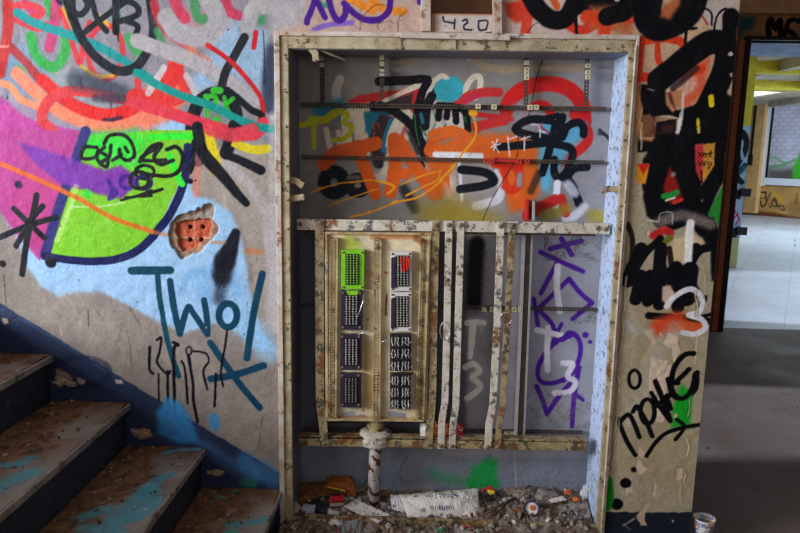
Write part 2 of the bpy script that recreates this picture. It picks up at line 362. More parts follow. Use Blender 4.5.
# ------------------------------------------------------------------ the painted wall
wall = Paint(1, 0.0, -2.3, PIL, 0.0, 2.36, .0029, '9d938c', 3)
wall.mottle(60, .10, 5); wall.mottle(8, .05, 6)
wall.draw('''
Z 0 0 1
# broad undercoats of the left wall
F 9a979e 3 1 -70 -60 278 -60 278 150 215 165 120 150 0 118 -70 100
F a9c9e6 3 1 -70 190 0 208 20 245 28 268 40 285 60 297 75 292 100 292 118 300 135 309 160 322 185 333 215 324 235 330 262 352 274 350 262 330 252 300 246 262 240 235 232 212 214 200 196 196 184 170 190 120 150 120 60 200 0 205
F b3a9a0 4 .8 200 150 262 140 276 160 276 330 262 335 248 250 236 215 215 200 196 190
F 8f857e 12 .6 -70 215 10 240 30 300 0 305 -70 290
c9c2c8 10 .6 .55 214 155 240 175 262 205 270 250 270 330
8fbfe6 12 .5 .6 205 300 200 280 215 268 232 276 238 292
a3cbec 26 .6 .7 235 315 255 335 268 350
Z 0 0 .2814
F 6fa0c8 18 .6 -200 170 100 160 220 350 160 350 0 300 -200 290
F a8b0b0 12 .6 130 200 240 240 330 320 380 390 250 370 180 300
2f8a50 70 .4 .8 -120 60 -60 120
35b050 44 .3 .9 180 -20 180 10 195 60
35b050 34 .25 .9 110 130 130 200 190 240 230 190 235 110
35b050 40 .5 .8 70 250 72 262
40b058 40 .4 .8 460 140 490 180
45a058 26 .4 .8 405 30 420 60
cc4c80 36 .25 .95 200 0 195 80 175 170
d0487c 22 .2 .9 90 0 100 30 130 50
d84a55 24 .15 1 60 70 120 62 150 40 110 20 60 20 40 40
d84a55 24 .15 1 60 70 130 100 165 88
d84a55 20 .15 1 215 40 250 130 285 225 300 130 320 80
E d84a55 20 .15 .95 375 185 62 95
c03030 38 .25 1 25 -20 30 60 25 130 0 260
b83038 30 .3 .9 20 150 90 220 150 290 240 355
E c84058 30 .2 .9 -150 40 110 80
2f9a90 30 .2 .9 -220 120 -120 180 -60 260
F c050a0 8 1 -300 330 0 340 60 370 150 390 200 440 330 470 300 533 -300 545
a09aa8 34 .35 .9 -200 300 0 320 100 400 250 440 330 472 450 486 540 468
ee9070 46 .25 .95 60 260 130 330 220 400 330 440 420 442 540 412
f09a70 24 .2 .95 -60 290 0 295 40 310 70 350 140 382
e03030 44 .15 1 150 285 240 360 330 400 420 405 540 350
d84a50 36 .15 1 185 460 150 425 165 370 220 330 300 325 400 345 540 378
d8b040 13 .2 .9 225 30 260 100
d8b040 13 .2 .9 290 235 340 270 400 270
d8b040 18 .2 .9 358 60 380 85
d84a50 24 .2 .95 490 260 495 330 530 350
40485a 60 .7 .75 270 285 330 295 430 330
40485a 26 .6 .7 340 350 430 352
2c3050 12 .4 .8 370 425 400 425 430 418
1fa0a0 29 .12 1 60 45 130 85 250 125 350 165 430 210 540 286
18222f 32 .15 1 232 -20 265 80 300 150 350 210 420 252 480 240 520 190 545 120 540 40 530 -20
18222f 22 .2 1 258 -10 262 40 290 50 312 20 300 -10
18222f 20 .2 1 305 112 350 75 440 10
18222f 20 .2 1 325 -10 345 65 378 110
18222f 26 .2 1 412 -15 412 112
18222f 20 .2 1 425 0 480 15 492 50 440 72 412 78
18222f 20 .2 1 440 72 488 92 482 130 495 165
18222f 5 .2 1 418 100 421 146
35353a 4 .3 .8 390 350 397 385
2a2a48 18 .3 .9 200 -10 215 10
e5b0a0 9 .3 .7 0 165 30 165
Z 140 0 .2814
F a3bcd2 5 1 245 85 340 65 450 110 448 260 425 340 330 265 200 335 160 310 250 180
F c9a0a0 9 .6 40 60 180 20 330 0 330 90 240 160 80 150
d04868 40 .3 .9 120 -10 140 40 160 65
d04868 34 .3 .9 300 -10 320 40 350 55
c84050 30 .3 .9 50 10 60 50 95 110 160 155
50a068 34 .35 .85 190 -10 205 60 245 70
50a068 34 .35 .85 400 20 430 70
50a068 26 .4 .8 60 110 80 150
e08068 30 .3 .8 170 160 200 200 240 220
F e88a70 5 1 0 330 80 260 150 270 165 360 100 430 0 470
e0403c 56 .15 1 -20 345 60 345 110 280 132 215
e0403c 40 .2 .9 130 240 160 330 90 370
d0c8cc 24 .2 .9 85 240 60 280 30 330
d0c8cc 24 .3 .8 165 270 200 330 260 400
d4b430 22 .3 .8 340 350 390 385 425 410
e0c830 46 .2 .95 240 450 245 500 262 560 268 600
b4b0b2 66 .15 1 95 65 130 112 200 132 255 112 275 60 240 -10
b4b0b2 56 .15 1 450 -40 400 40 378 110
bcb6b8 46 .2 1 400 30 470 22 540 -10
b8b2b4 52 .15 1 -10 145 80 178 200 222 300 282 400 350 485 402
303238 30 .12 1 372 132 335 200 305 255 290 310
3a4660 46 .6 .85 470 180 460 260 455 380
b6b2bc 40 .5 .8 505 40 500 160 505 300
30303a 4 .1 .9 438 110 442 200 440 300
d03038 17 .15 1 240 160 310 208 370 268 430 350 440 430
d03038 18 .15 1 412 115 404 168
8a8c86 60 .3 .9 270 400 265 500
18202e 44 .12 1 205 570 185 500 186 430 210 365 262 332 320 352 344 410 336 470 305 545
18202e 24 .15 1 310 320 350 350 395 390 430 408 432 440
48c040 17 .2 1 232 342 268 345 268 380 238 385
48c040 15 .2 1 240 342 238 410
48c040 15 .2 1 300 345 315 410
48c040 15 .2 1 330 350 302 380 328 408
48c040 24 .2 1 262 322 285 322
48c040 24 .2 1 268 425 272 428
e0485a 42 .12 1 -20 360 0 370 100 400 200 432 300 462 400 478 438 438
14a098 28 .1 1 -12 258 60 300 150 340 250 375 340 420 420 450 500 462
Z 0 130 .2814
F bb4f98 2 1 -260 -20 0 0 285 0 235 180 195 300 155 430 142 462 60 372 0 290 -260 180
F c8508c 14 .6 60 200 200 160 150 420 60 360
8c40b0 7 .5 .6 -200 60 -60 40
F 8ccc38 .8 1 290 20 560 0 690 0 665 110 620 230 560 350 490 420 390 455 250 460 160 440 200 290 250 150
F 40dc48 10 1 300 18 480 8 533 30 500 90 520 130 440 130 340 110 290 70
3c3a80 36 .2 1 305 5 255 150 205 290 160 445
F 8a42ae 2.5 .97 60 40 150 66 250 100 370 142 430 125 480 160 495 192 430 245 300 215 200 182 120 112
1c2360 28 .12 1 160 448 250 462 350 466 430 455 500 420 556 362 610 290 655 180 668 60
1c2360 24 .12 1 400 462 480 436 550 376
d8e8b0 18 .3 .5 272 200 240 300 202 392
d8e8d0 7 .3 .5 250 272 350 272 440 258
e07a28 17 .25 .9 -100 90 0 120 120 170 220 215 300 255 400 312 540 362
151a28 22 .15 1 130 232 118 300 95 400 80 512
151a28 20 .15 1 50 280 105 332 158 384
151a28 20 .15 1 -10 385 100 340 200 310
151a28 20 .15 1 58 412 110 320 152 270
30204a 26 .3 1 65 193 66 195
151a28 24 .15 1 10 475 10 476
151a28 38 .15 1 180 470 182 470
50d850 30 .3 1 310 225 312 226
141818 13 .12 1 345 62 300 62 292 100 335 98 350 72
141818 13 .12 1 350 75 382 95 380 130 355 118 345 90 372 60
141818 13 .12 1 395 55 388 95 360 115
141818 13 .12 1 370 48 390 20 440 18 470 50 478 90 455 108 430 95 425 70
141818 12 .12 1 445 62 455 78
141818 12 .12 1 400 108 432 88
141818 12 .12 1 560 62 500 100 533 110 590 105
E 141818 12 .12 1 515 150 34 24
5a2a9a 15 .15 1 385 180 400 215 388 245 415 222 395 200
E 5a2a9a 15 .15 1 452 186 24 22
E 30206a 12 .15 1 512 186 26 24
141818 8 .12 1 430 250 480 236 540 214
141818 8 .12 1 445 240 540 234
0f5568 28 .12 1 468 500 545 500
Z 140 130 .2814
40e840 24 .15 1 42 26 120 22 192 22
40e840 22 .15 1 108 92 128 150 150 192
141818 14 .12 1 0 112 40 60 78 52 50 95 72 122 118 108
141818 14 .12 1 95 70 130 60 152 92 142 140 110 162 60 162 0 152
E 141818 13 .12 1 -2 178 34 30
141818 11 .12 1 0 236 80 210
e09080 30 .5 .6 212 80 202 150 200 225
e0cc30 34 .2 1 245 10 262 90
e0cc30 30 .2 1 320 40 400 70 455 66
1a1c2a 40>46 .12 1 205 -10 218 70 250 115
1a1c2a 46>26 .12 1 250 115 300 170 345 225 378 260
1a1c2a 30 .12 1 330 -20 312 40 300 85
1a1c2a 24>34 .12 1 300 88 350 105 430 143
e05060 50 .25 .9 250 -5 330 18 400 0
10152a 20 .15 1 178 182 180 182
10152a 18 .15 1 190 115 178 148
1e2030 30>74 .25 1 340 366 322 420 300 470
1e2030 74>60 .5 .95 300 470 290 520
1e2030 60>30 .8 .6 290 520 282 600
e08040 12 .5 .45 256 400 300 400
e08040 22 .5 .45 380 430 430 432
e08a50 14 .5 .6 0 345 60 365 90 372
Z 140 250 .2814
8cb8e0 26 .5 .6 150 150 170 90 220 80 250 120 230 180
0f5568 28 .12 1 -10 72 108 72
0f5568 20 .12 1 62 85 72 180 100 330 138 448
14506a 24 .12 1 107 110 122 210 142 298
14506a 22 .12 1 142 298 170 205 190 225 240 300
14506a 22 .12 1 240 300 238 240 228 178
E 14506a 24 .12 1 313 232 32 42
14506a 25 .12 1 435 85 405 220 380 385
14506a 25 .12 1 252 458 350 440 440 410
14506a 24 .12 1 250 330 300 400 350 470 425 560
10101c 10 .2 1 35 345 34 420 46 440
10101c 9 .2 1 60 320 76 312 70 360 62 400 95 440 108 430
10101c 7 .2 1 66 440 68 580
10101c 9 .2 1 98 430 100 590
10101c 11 .2 1 118 328 136 338 120 362 124 580
10101c 9 .2 1 148 395 160 425 170 545
E 10101c 6 .2 1 174 358 10 14
10101c 11 .2 1 172 375 188 470 190 533 205 610
10101c 8 .2 1 190 360 232 366 245 395 225 430 240 495
10101c 8 .2 1 310 285 302 345 288 430 296 485
10101c 9 .2 1 270 440 268 500 265 555
Z 0 0 1
# white paint haze by the cabinet
c8c6cc 8 .5 .5 272 120 275 330
# painted skirting that follows the stairs
F 3e4a68 .7 1 -90 248 0 303 60 340 150 395 220 437 283 475 292 500 290 560 -90 560
4f6a94 3 .6 .5 20 318 60 342 120 380
E 26324e 6 .5 .5 80 372 30 14
F 4f9fd8 4 .9 158 434 157 412 167 397 180 402 190 416 201 444 178 444
4f9fd8 10 .6 .85 214 418 215 426
5f9fd0 18 .6 .7 245 461 252 478
5f9fd0 22 .6 .6 262 470 272 478
5f8fc8 14 .7 .5 205 446 235 468
30a878 8 .6 .6 243 483 252 485
H c4b0a4 .6 -1 2 318 7 319 9 323 4 325
H a89484 .8 -1.5 56 368 66 372 74 379 66 384 58 388
H c8b8b0 .6 -1.5 114 379 122 380 124 384 116 384
H b8a498 .6 -1 77 377 86 380 84 384 78 383
H b8a090 .6 -2 130 428 150 430 152 436 134 436
H b8a090 .6 -2 206 470 224 470 225 474 208 474
c0b4ac 1.4 .3 .8 60 326 62 336
5a5048 1.6 .5 .7 88 310 89 326
5a5048 1.2 .5 .7 98 312 100 316
4a4440 1 .5 .6 4 275 6 304
6a5e54 1.6 .5 .6 130 308 140 325
6a5e54 1 .5 .6 126 325 130 345 132 366
5a5048 1 .5 .5 263 415 258 450
''')
# strip of wall above the cabinet
wall.draw('''
Z 0 0 1
F c8ada2 2 1 278 -60 640 -60 640 60 278 60
F b8b4b6 6 1 270 -60 318 -60 306 10 296 26 270 34
F d6c4be 10 .7 488 -30 620 -30 620 40 500 40
Z 280 0 .225
40a080 24 .4 .8 165 5 200 25
e89838 34 .25 .95 300 -10 350 15 412 48
e89838 34 .25 .95 395 -10 460 40 550 52
9070c8 22 .3 .9 150 132 210 112 320 100
5a2a98 26 .15 1 158 -10 140 45 122 85 120 100
5a2a98 26 .15 1 160 -5 200 78
5a2a98 28 .15 1 215 -10 235 60 262 92 288 70 292 38
5a2a98 28 .15 1 285 15 330 60 380 88 440 86 482 50 492 -10
5a2a98 26 .15 1 622 -10 622 10
8a4a38 4 .3 .9 355 135 365 80 420 25 465 22
8a5040 3 .3 .9 440 130 435 108 480 95 500 100
8a5040 4 .3 .9 525 140 528 85 560 48
Z 440 0 .225
F d85038 3 1 285 15 395 -10 415 80 340 100 300 70
dc5a42 46 .2 1 388 80 376 172
dc5038 44 .2 1 560 100 620 135 680 112 740 60
dc5038 34 .15 1 728 110 716 188
0d0d18 80 .12 1 400 -20 440 45 500 88 560 78 600 10
0d0d18 60 .12 1 600 35 700 25 780 40 830 30
0d0d18 56 .12 1 740 -20 770 80 830 85
0d0d18 14 .15 1 605 85 608 150 630 172
e07040 30 .2 1 505 0 520 30
503028 4 .3 .9 455 95 420 108 395 135 375 172
503028 3 .3 .9 290 155 340 150
''')
# right hand pier
wall.draw('''
Z 0 0 1
F cfae92 2 1 632 -60 760 -60 745 120 640 120
F b5aa94 6 1 622 110 748 110 720 560 590 560
F b0a080 8 .6 640 300 700 290 690 500 620 470
Z 590 0 .2814
F c07850 6 1 0 20 150 20 150 130 0 100
e05838 50 .2 1 -10 60 40 68 90 45 140 60
e05838 44 .2 1 55 90 45 145
F c8bcb8 5 .9 350 -10 533 -10 515 120 440 110 380 60
F e07050 4 1 350 235 425 205 405 330 330 392 280 340
d8cabc 60 .5 .7 290 330 350 300
dc5030 32 .15 1 180 145 168 280
dc5030 32 .15 1 172 275 280 270 395 245
dc5030 30 .15 1 200 145 260 135 325 150 335 185
dc5030 22 .15 1 240 160 245 220 290 250
e06848 40 .3 1 250 60 290 40 320 10
10101a 100 .1 1 210 -20 205 60 240 95 300 78 350 40 372 -20
10101a 62 .1 1 60 60 90 50 125 40 140 -10
F c07850 3 1 250 60 260 20 320 -10 318 20 285 70
10101a 84 .1 1 245 285 300 242 370 185 430 150 490 160
10101a 84 .1 1 490 150 478 240 440 330 400 400 330 430
10101a 60 .12 1 500 130 500 60 505 130
F 10101a 1.5 1 185 300 250 312 275 375 330 400 400 380 450 300 520 360 505 540 170 540 165 420
F cf9a6a 2 1 160 300 185 300 190 400 225 420 225 500 170 500 150 400
F c8906c 1.2 1 262 330 300 318 335 325 330 360 295 398 268 370
H d8c0ac .8 -2 228 415 262 408 290 412 322 420 312 480 300 500 228 478
F 281a1a 2 .9 236 418 312 424 300 492 236 470
10101a 8 .2 1 440 110 450 60 480 32 510 60 516 110
10101a 8 .2 1 478 62 480 108
10101a 10 .2 1 342 102 338 155
10101a 9 .2 1 342 104 378 100
10101a 8 .2 1 390 20 430 45 432 90
b03020 6 .2 1 398 55 418 88
d8d0c8 9 .3 .95 332 330 322 440 292 530
e0dcd4 5 .3 .9 322 400 305 470
f0d820 20 .2 1 430 345 432 372
d8c820 11 .2 1 383 425 386 470
e0e0d0 6 .2 1 502 262 502 270
F d83828 1 1 380 520 420 500 430 560 380 560
F e0b828 1 1 400 530 415 505 445 530 445 560
b05838 8 .4 .9 525 100 518 300 505 533
Z 620 40 .2251
F 14121a 1.5 1 88 200 150 205 200 215 205 330 160 335 100 335
F 8a6248 1.5 1 95 338 130 330 152 350 155 430 100 436
c8a888 4 .3 .9 98 436 180 432 250 424
c8a888 4 .3 .9 92 205 86 260 98 300 92 360 100 440
H b09078 .6 -2 150 345 200 340 225 345 205 360 160 365
F 2a1c1c 1 .9 160 366 250 350 250 420 156 428
F 5c4038 2 .7 190 385 240 370 235 410 195 415
c8b8b8 9 .4 .9 272 320 262 370 250 410 242 470 205 530
e4dcdc 4 .4 .9 276 318 258 390 240 460
40303a 26 .6 .8 235 215 290 170 340 125
40303a 10 .5 .7 215 240 232 285
7a4838 10 .5 .8 222 235 240 300
e8e0e0 3 .3 .8 120 215 150 225
9a9aa0 4 .4 .7 485 150 500 160
Z 590 140 .2814
F 10101a 1.5 1 188 70 240 -20 482 -20 480 140 450 190 432 240 446 290 474 340 470 500 432 500 428 390 400 350 352 300 300 320 240 310 200 270 186 170
F d8a048 1 1 374 18 446 8 440 92 396 162 376 100
F c83850 2 .9 374 20 402 14 400 120 392 150 374 100
141010 3.5 .1 1 384 45 398 60
141010 3.5 .1 1 398 45 384 60
141010 3.5 .1 1 402 54 411 51 405 46 402 55 410 60
141010 3.5 .1 1 415 60 415 48 423 50 423 60
141010 3.5 .1 1 429 38 429 60
141010 3 .1 1 424 46 435 45
141010 3.5 .1 1 386 76 391 90 398 74
141010 3.5 .1 1 402 78 402 90
141010 3.5 .1 1 408 90 408 78 415 78
141010 3.5 .1 1 424 79 418 84 424 88 424 98 418 100
141010 3.5 .1 1 431 78 431 90
141010 5 .1 1 395 110 398 150
F e0a030 1 1 165 85 212 85 196 155 166 152
F d03828 1 1 165 85 212 85 190 122
F a02c28 2.5 1 262 160 285 90 310 150 328 212 290 226 262 200
30a050 20 .3 1 262 200 290 195 308 186
d8d0c0 8 .3 1 270 215 300 205
e04838 14 .3 1 300 222 325 212
3a9840 26 .25 1 432 262 452 225 474 180
F 3a9840 2 1 432 262 472 200 472 310 455 300
c83838 28 .3 1 225 340 262 320 285 330
808030 22 .3 1 212 378 250 372 285 348
F d8c4a0 2.5 1 300 350 360 332 400 360 380 420 340 480 300 440 280 390
c8b8ac 40 .6 .6 250 290 330 268 430 300
d8d8d8 3 .2 .8 245 290 250 262 290 258 292 300
3a2a20 19 .15 1 135 300 150 350 148 420 132 495
10101a 44 .12 1 182 385 160 440 140 500
10101a 26 .12 1 160 460 200 400 250 350
10101a 50 .12 1 205 500 220 533
10101a 46 .12 1 252 385 245 470 240 540
3a2a20 20 .15 1 282 385 290 460
10101a 60 .12 1 285 480 320 520 360 540
10101a 40 .12 1 375 385 352 440 320 500
10101a 30 .12 1 330 490 382 400 425 380
d8d0c8 7 .2 .8 240 290 205 285
f4f0ee 30 .3 1 357 296 350 380 344 478
Z 590 270 .2814
10101a 46 .12 1 150 -10 132 40
10101a 44 .12 1 180 20 162 105
10101a 44 .12 1 215 20 205 110
10101a 46 .12 1 250 -10 246 122
10101a 46 .12 1 305 -10 312 132
10101a 60 .12 1 355 0 345 100
10101a 26 .15 1 208 162 320 170 440 184
10101a 14 .15 1 400 165 438 155
10101a 24 .2 1 405 100 395 130
F d8c0b0 1.5 1 258 60 285 55 300 80 280 130 255 110
e05830 70 .5 .9 250 200 310 180
e06a38 46 .4 .9 330 200 380 205
e4e2e8 20 .25 1 272 130 300 95 350 68 382 80 400 115 385 150 350 160 395 175 410 205 370 228 330 222
c0bcc0 24 .6 .5 135 190 160 215 220 218
c4bcb4 60 .6 .5 300 210 235 300 190 420 150 533
H ddc8b4 .6 1 280 222 312 240 322 290 300 330 290 280 262 262
H d6c0ac .6 1 222 312 280 322 262 360 232 380 240 420 235 470 218 470 212 380
H d8c4b2 .6 1 242 352 290 335 275 420 262 540 236 540 240 440
H d0b8a4 .6 1 190 210 222 214 240 262 226 270
d8c8b8 6 .3 .8 380 230 372 330
d8c8b8 4 .3 .8 408 20 405 100
F 1fae34 4 1 325 405 352 430 350 533 365 560 290 560 298 500
E 0c0c14 13 .12 1 158 388 20 32
0c0c14 20 .12 1 368 296 335 302 300 345 292 395 312 402
0c0c14 18 .12 1 302 402 330 375 352 352
0c0c14 20 .12 1 380 365 374 420 340 456 300 442 284 402
0c0c14 20 .12 1 232 396 258 460 285 535
0c0c14 18 .12 1 262 500 270 462 296 430
Z 590 390 .2684
F 1fae34 3 1 325 20 382 0 375 105 340 122 308 85
0c0c14 18 .12 1 103 105 132 180 168 242
0c0c14 18 .12 1 112 118 140 92 158 110 184 176
0c0c14 18 .12 1 160 80 175 62 205 110 232 172
E 0c0c14 17 .12 1 214 80 26 46
0c0c14 17 .12 1 228 10 262 66 292 108
0c0c14 17 .12 1 250 60 285 20
0c0c14 17 .12 1 284 20 302 70
0c0c14 20 .12 1 290 -40 310 20 350 30 380 -5 392 -60
0c0c14 16 .12 1 210 246 245 195 285 160 345 140 412 128
0c0c14 15 .12 1 322 108 352 138 318 184
0c0c14 22 .15 1 162 296 163 296
0c0c14 40 .15 1 132 346 134 348
0c0c14 44 .2 1 98 424 101 426
H d8c2ac .6 -1 176 256 215 295 185 318 172 290
H cdb8a4 .6 -1 178 210 205 230 200 250 180 248
H d0c0b0 .6 -1 238 345 248 350 240 400 232 396
H d0bca8 .6 -1 322 290 345 288 340 330 322 335
H cdb8a4 .6 -1 128 368 160 360 155 382 132 392
20902c 46 .25 1 60 340 66 390 60 430
F 2b3140 .8 1 55 455 420 455 420 620 40 620
c8bcae 5 .2 .8 342 340 335 380 338 430
H c8b4a0 .6 -1 190 450 212 420 205 480 212 505 190 505 172 470
c0b0a0 7 .2 .8 125 505 165 478
8a7c6c 5 .2 .8 152 520 120 500
H c0b0a0 .5 -1 305 485 312 483 310 492
c8b8a8 4 .2 .8 110 80 105 260 120 330
b8a890 3 .3 .8 350 150 360 260 345 330
''')
wall.mottle(5, .05, 16); wall.mottle(2.5, .04, 17)
wall.h += (fbm((wall.ny, wall.nx), 14, 31, 4)-.5)*.0025
lay_n = fbm((wall.ny, wall.nx), 26, 36, 6)
for th_ in (.42, .5, .57): wall.h += sm(th_-.004, th_+.004, lay_n)*.0005
edge = np.exp(-((lay_n-.57)/.0022)**2)+.6*np.exp(-((lay_n-.42)/.0018)**2); msk = sm(.5, .62, fbm((wall.ny, wall.nx), 40, 37, 3))[..., None]*edge[..., None]
wall.c = wall.c*(1-.55*msk)+wall.rgb('5a5048')*.55*msk
wall.chips(230, ['c8beb4', '6a6058', 'b0a498', '544c48'], .0012, .005, 5, (-2.3, -.57, .2, 2.36))
wall.chips(110, ['d6c2ae', '6a5a48', 'c8b4a0'], .002, .008, 6, (.77, PIL, .12, 1.4))
wall.chips(50, ['9a8a80', 'cbbcb0'], .002, .012, 7, (.76, PIL, 1.3, 2.3))
wall.chips(30, ['6a4030', '8a6858'], .001, .004, 8, (-.5, .75, 1.97, 2.36))
# flaking strips beside the cabinet frame, standing proud of the wall
for pts in (([(612, 470), (617, 400), (622, 330), (628, 250)]), ([(633, 110), (641, 125), (640, 180)]), ([(690, 400), (686, 470), (682, 520)]), ([(697, 290), (694, 350)])):
    rr_ = random.Random(int(pts[0][0])); pj = []
    for i_ in range(len(pts)-1):
        for k_ in range(9):
            pj.append((pts[i_][0]+(pts[i_+1][0]-pts[i_][0])*k_/9+rr_.uniform(-1.6, 1.6), pts[i_][1]+(pts[i_+1][1]-pts[i_][1])*k_/9))
    for k_ in range(0, len(pj)-4, 5):
        q_ = pj[k_:k_+rr_.choice([3, 4, 5])]; wall.stroke([(x-1.1, y) for x, y in q_], .9, '5f5038', .5, .8, -.001); wall.stroke(q_, rr_.uniform(.8, 2.0), 'd8c8b0', .4, .8, .002)
# broken out patch with a perforated brick behind it
hole = [(100, 372), (108, 332), (150, 300), (200, 284), (248, 264), (266, 276), (256, 318), (284, 345), (266, 374), (240, 402), (212, 432), (150, 456), (122, 424), (104, 400)]
hp = [(140+x*.2814, 130+y*.2814) for x, y in hole]
W, al = wall.poly(hp, '', .8, 1, mask=True, rough=2.2)
nn = fbm((wall.ny, wall.nx), 6, 77, 4)[W]
rim = wall.rgb('a88c78')*(.75+.5*nn[..., None]); wall.c[W] = wall.c[W]*(1-al[..., None])+rim*al[..., None]
wall.h[W] = wall.h[W]*(1-al)-al*(.006+.008*nn)
top = [(140+x*.2814, 130+y*.2814) for x, y in ((140, 318), (200, 290), (256, 268), (262, 290), (246, 318), (190, 322))]
wall.poly(top, 'a49a90', 1, .9, h=-.004, rough=2)
br = [(140+x*.2814, 130+y*.2814) for x, y in ((126, 330), (170, 322), (244, 318), (254, 345), (244, 380), (214, 398), (200, 420), (150, 432), (134, 400), (124, 360))]
W, al = wall.poly(br, '', .8, 1, mask=True, rough=2)
bc = wall.rgb('c46a4c')*(.8+.4*nn.mean()); wall.c[W] = wall.c[W]*(1-al[..., None])+bc*al[..., None]; wall.h[W] -= al*.014
wall.draw('''
Z 140 130 .2814
c8a890 7 .4 .8 130 384 200 388 240 384
e09878 6 .4 .5 136 350 160 372
d8a890 6 .4 .6 184 330 190 420
''')
for q in ((171, 346), (216, 346), (171, 392), (210, 392)):
    wall.stroke([(140+q[0]*.2814, 130+q[1]*.2814), (140.4+q[0]*.2814, 130.4+q[1]*.2814)], 3.4, '3a2018', .3, 1, -.03)
BX0, BX1 = float(at(422, 20)[0]), float(at(502, 20)[0]); BZ = float(at(460, 33)[2])
def keep_wall(a, b):
    return ~((a > CX0+.006) & (a < CX1-.006) & (b < CZT-.006)) & ~((a > BX0+.01) & (a < BX1-.01) & (b > BZ+.004))
wo = wall.build('wall_front', M['wall'], keep_wall, gam=1.24); tag(wo, kind='structure')

# ------------------------------------------------------------------ rest of the shell
def struct(name, boxes, mat, **kw):
    bm = bmesh.new()
    for b in boxes: box(bm, *b)
    return tag(finish(name, bm, mat, **kw), kind='structure')
struct('wall_left', [(-5.5, -5.3, -5.8, -3.2, 0, 3.2), (-5.5, -5.3, -1.5, 0, 0, 3.2), (-5.5, -5.3, -3.2, -1.5, 0, 1.4), (-5.5, -5.3, -3.2, -1.5, 3.05, 3.2)], M['room'])
struct('wall_front_far_left', [(-5.5, -2.3, .0, .2, 0, 3.2)], M['room'])
struct('wall_upper', [(-2.3, PIL, .0, .25, 2.36, 3.2)], M['room'])
struct('wall_pier_core', [(CX1+.01, PIL, .035, .30, 0, 2.36)], M['room'])
struct('wall_rear', [(-5.5, -.8, -6.0, -5.8, 0, 3.2), (2, 4.9, -6.0, -5.8, 0, 3.2), (-.8, 2, -6.0, -5.8, 0, 1.4)], M['room'])
struct('wall_right', [(4.7, 4.9, -5.8, 1.02, 0, 3.2), (4.7, 4.9, 1.95, 3.5, 0, 3.2), (4.7, 4.9, 1.02, 1.95, 2.9, 3.2)], M['plaster_brown'])
struct('wall_behind_cabinet', [(-5.5, PIL-.02, .32, .42, 0, 3.2)], M['room'])
struct('ceiling', [(-5.5, 4.9, -6.0, 3.5, 3.2, 3.35)], M['ceiling'])
struct('floor', [(-5.5, 4.9, -6.0, 3.62, -.1, 0)], M['floor'])
# wall between corridor and hall, with the open doorway
Y2 = 3.5
DX0, DZ1 = 2.66, 2.50
p2 = Paint(1, Y2, 2.35, 3.6, 2.4, 3.2, .006, 'b88a60', 60)
p2.mottle(20, .2, 61); p2.draw('''
Z 720 0 .15
F 1f5a68 4 .85 135 110 235 115 215 190 150 215 125 330 110 330 118 200
0c0a0c 38 .15 1 325 235 322 170 340 130 372 190 400 135 405 235
0c0a0c 34 .15 1 430 235 455 150 490 130
0c0a0c 34 .15 1 455 200 500 235
0c0a0c 34 .15 1 520 140 560 140 560 235
2c1a14 9 .3 .8 452 30 466 -10
''')
tag(p2.build('wall_middle_painted', M['wall'], lambda a, b: (b > DZ1+.02)), kind='structure')
struct('wall_middle', [(PIL, DX0-.07, Y2+.003, Y2+.12, 0, 3.2), (DX0-.07, 4.9, Y2+.003, Y2+.12, DZ1, 3.2), (4.1, 4.9, Y2+.003, Y2+.12, 0, DZ1)], M['plaster_brown'])
struct('trim_1', [(2.3, 4.9, Y2-.12, Y2-.002, 2.70, 3.2)], M['lintel'])
t = thing('door_1', (DX0, Y2, 0), None, None); tag(t, kind='structure')
bm = bmesh.new(); box(bm, DX0-.08, DX0-.03, Y2-.03, Y2+.0, 0, DZ1+.0); finish('door_casing', bm, M['door_brown'], t, bev=.004)
bm = bmesh.new(); box(bm, DX0-.03, DX0+.015, Y2-.035, Y2+.13, 0, DZ1+.03); box(bm, DX0+.015, 4.1, Y2-.035, Y2+.13, DZ1, DZ1+.03); finish('door_frame', bm, M['frame_black'], t)

# the hall beyond
HC = 2.87
struct('hall_floor', [(1.1, 16, 3.62, 24, -.1, 0)], M['hall_floor'])
struct('hall_ceiling', [(1.1, 16, 4.9, 24, HC, HC+.2)], M['hall_ceiling'])
struct('hall_soffit', [(1.1, 7, Y2+.12, 4.9, 2.56, 2.8)], M['soffit'])
struct('hall_wall_left', [(.9, 1.1, 3.62, 24, 0, HC)], M['room'])
def beam(px0, px1, Y, name='ceiling_beam'):
    z1, z0 = float(at(770, px0, Y)[2]), float(at(770, px1, Y)[2])
    return struct(name, [(1.1, 15, Y, Y+.22, z0, HC)], M['yellow'])
beam(61, 73, 7.6); beam(80, 90, 10.2)
bm = bmesh.new()
for k in range(5):
    x = 3.2+k*1.7; bm2 = bmesh.new(); prism(bm2, [(x, HC-.14), (x+.16, HC-.14), (x+.16, HC), (x, HC)], 5.2, 15)
    tag(finish('ceiling_joist', bm2, M['hall_ceiling']), kind='structure')
bm.free()
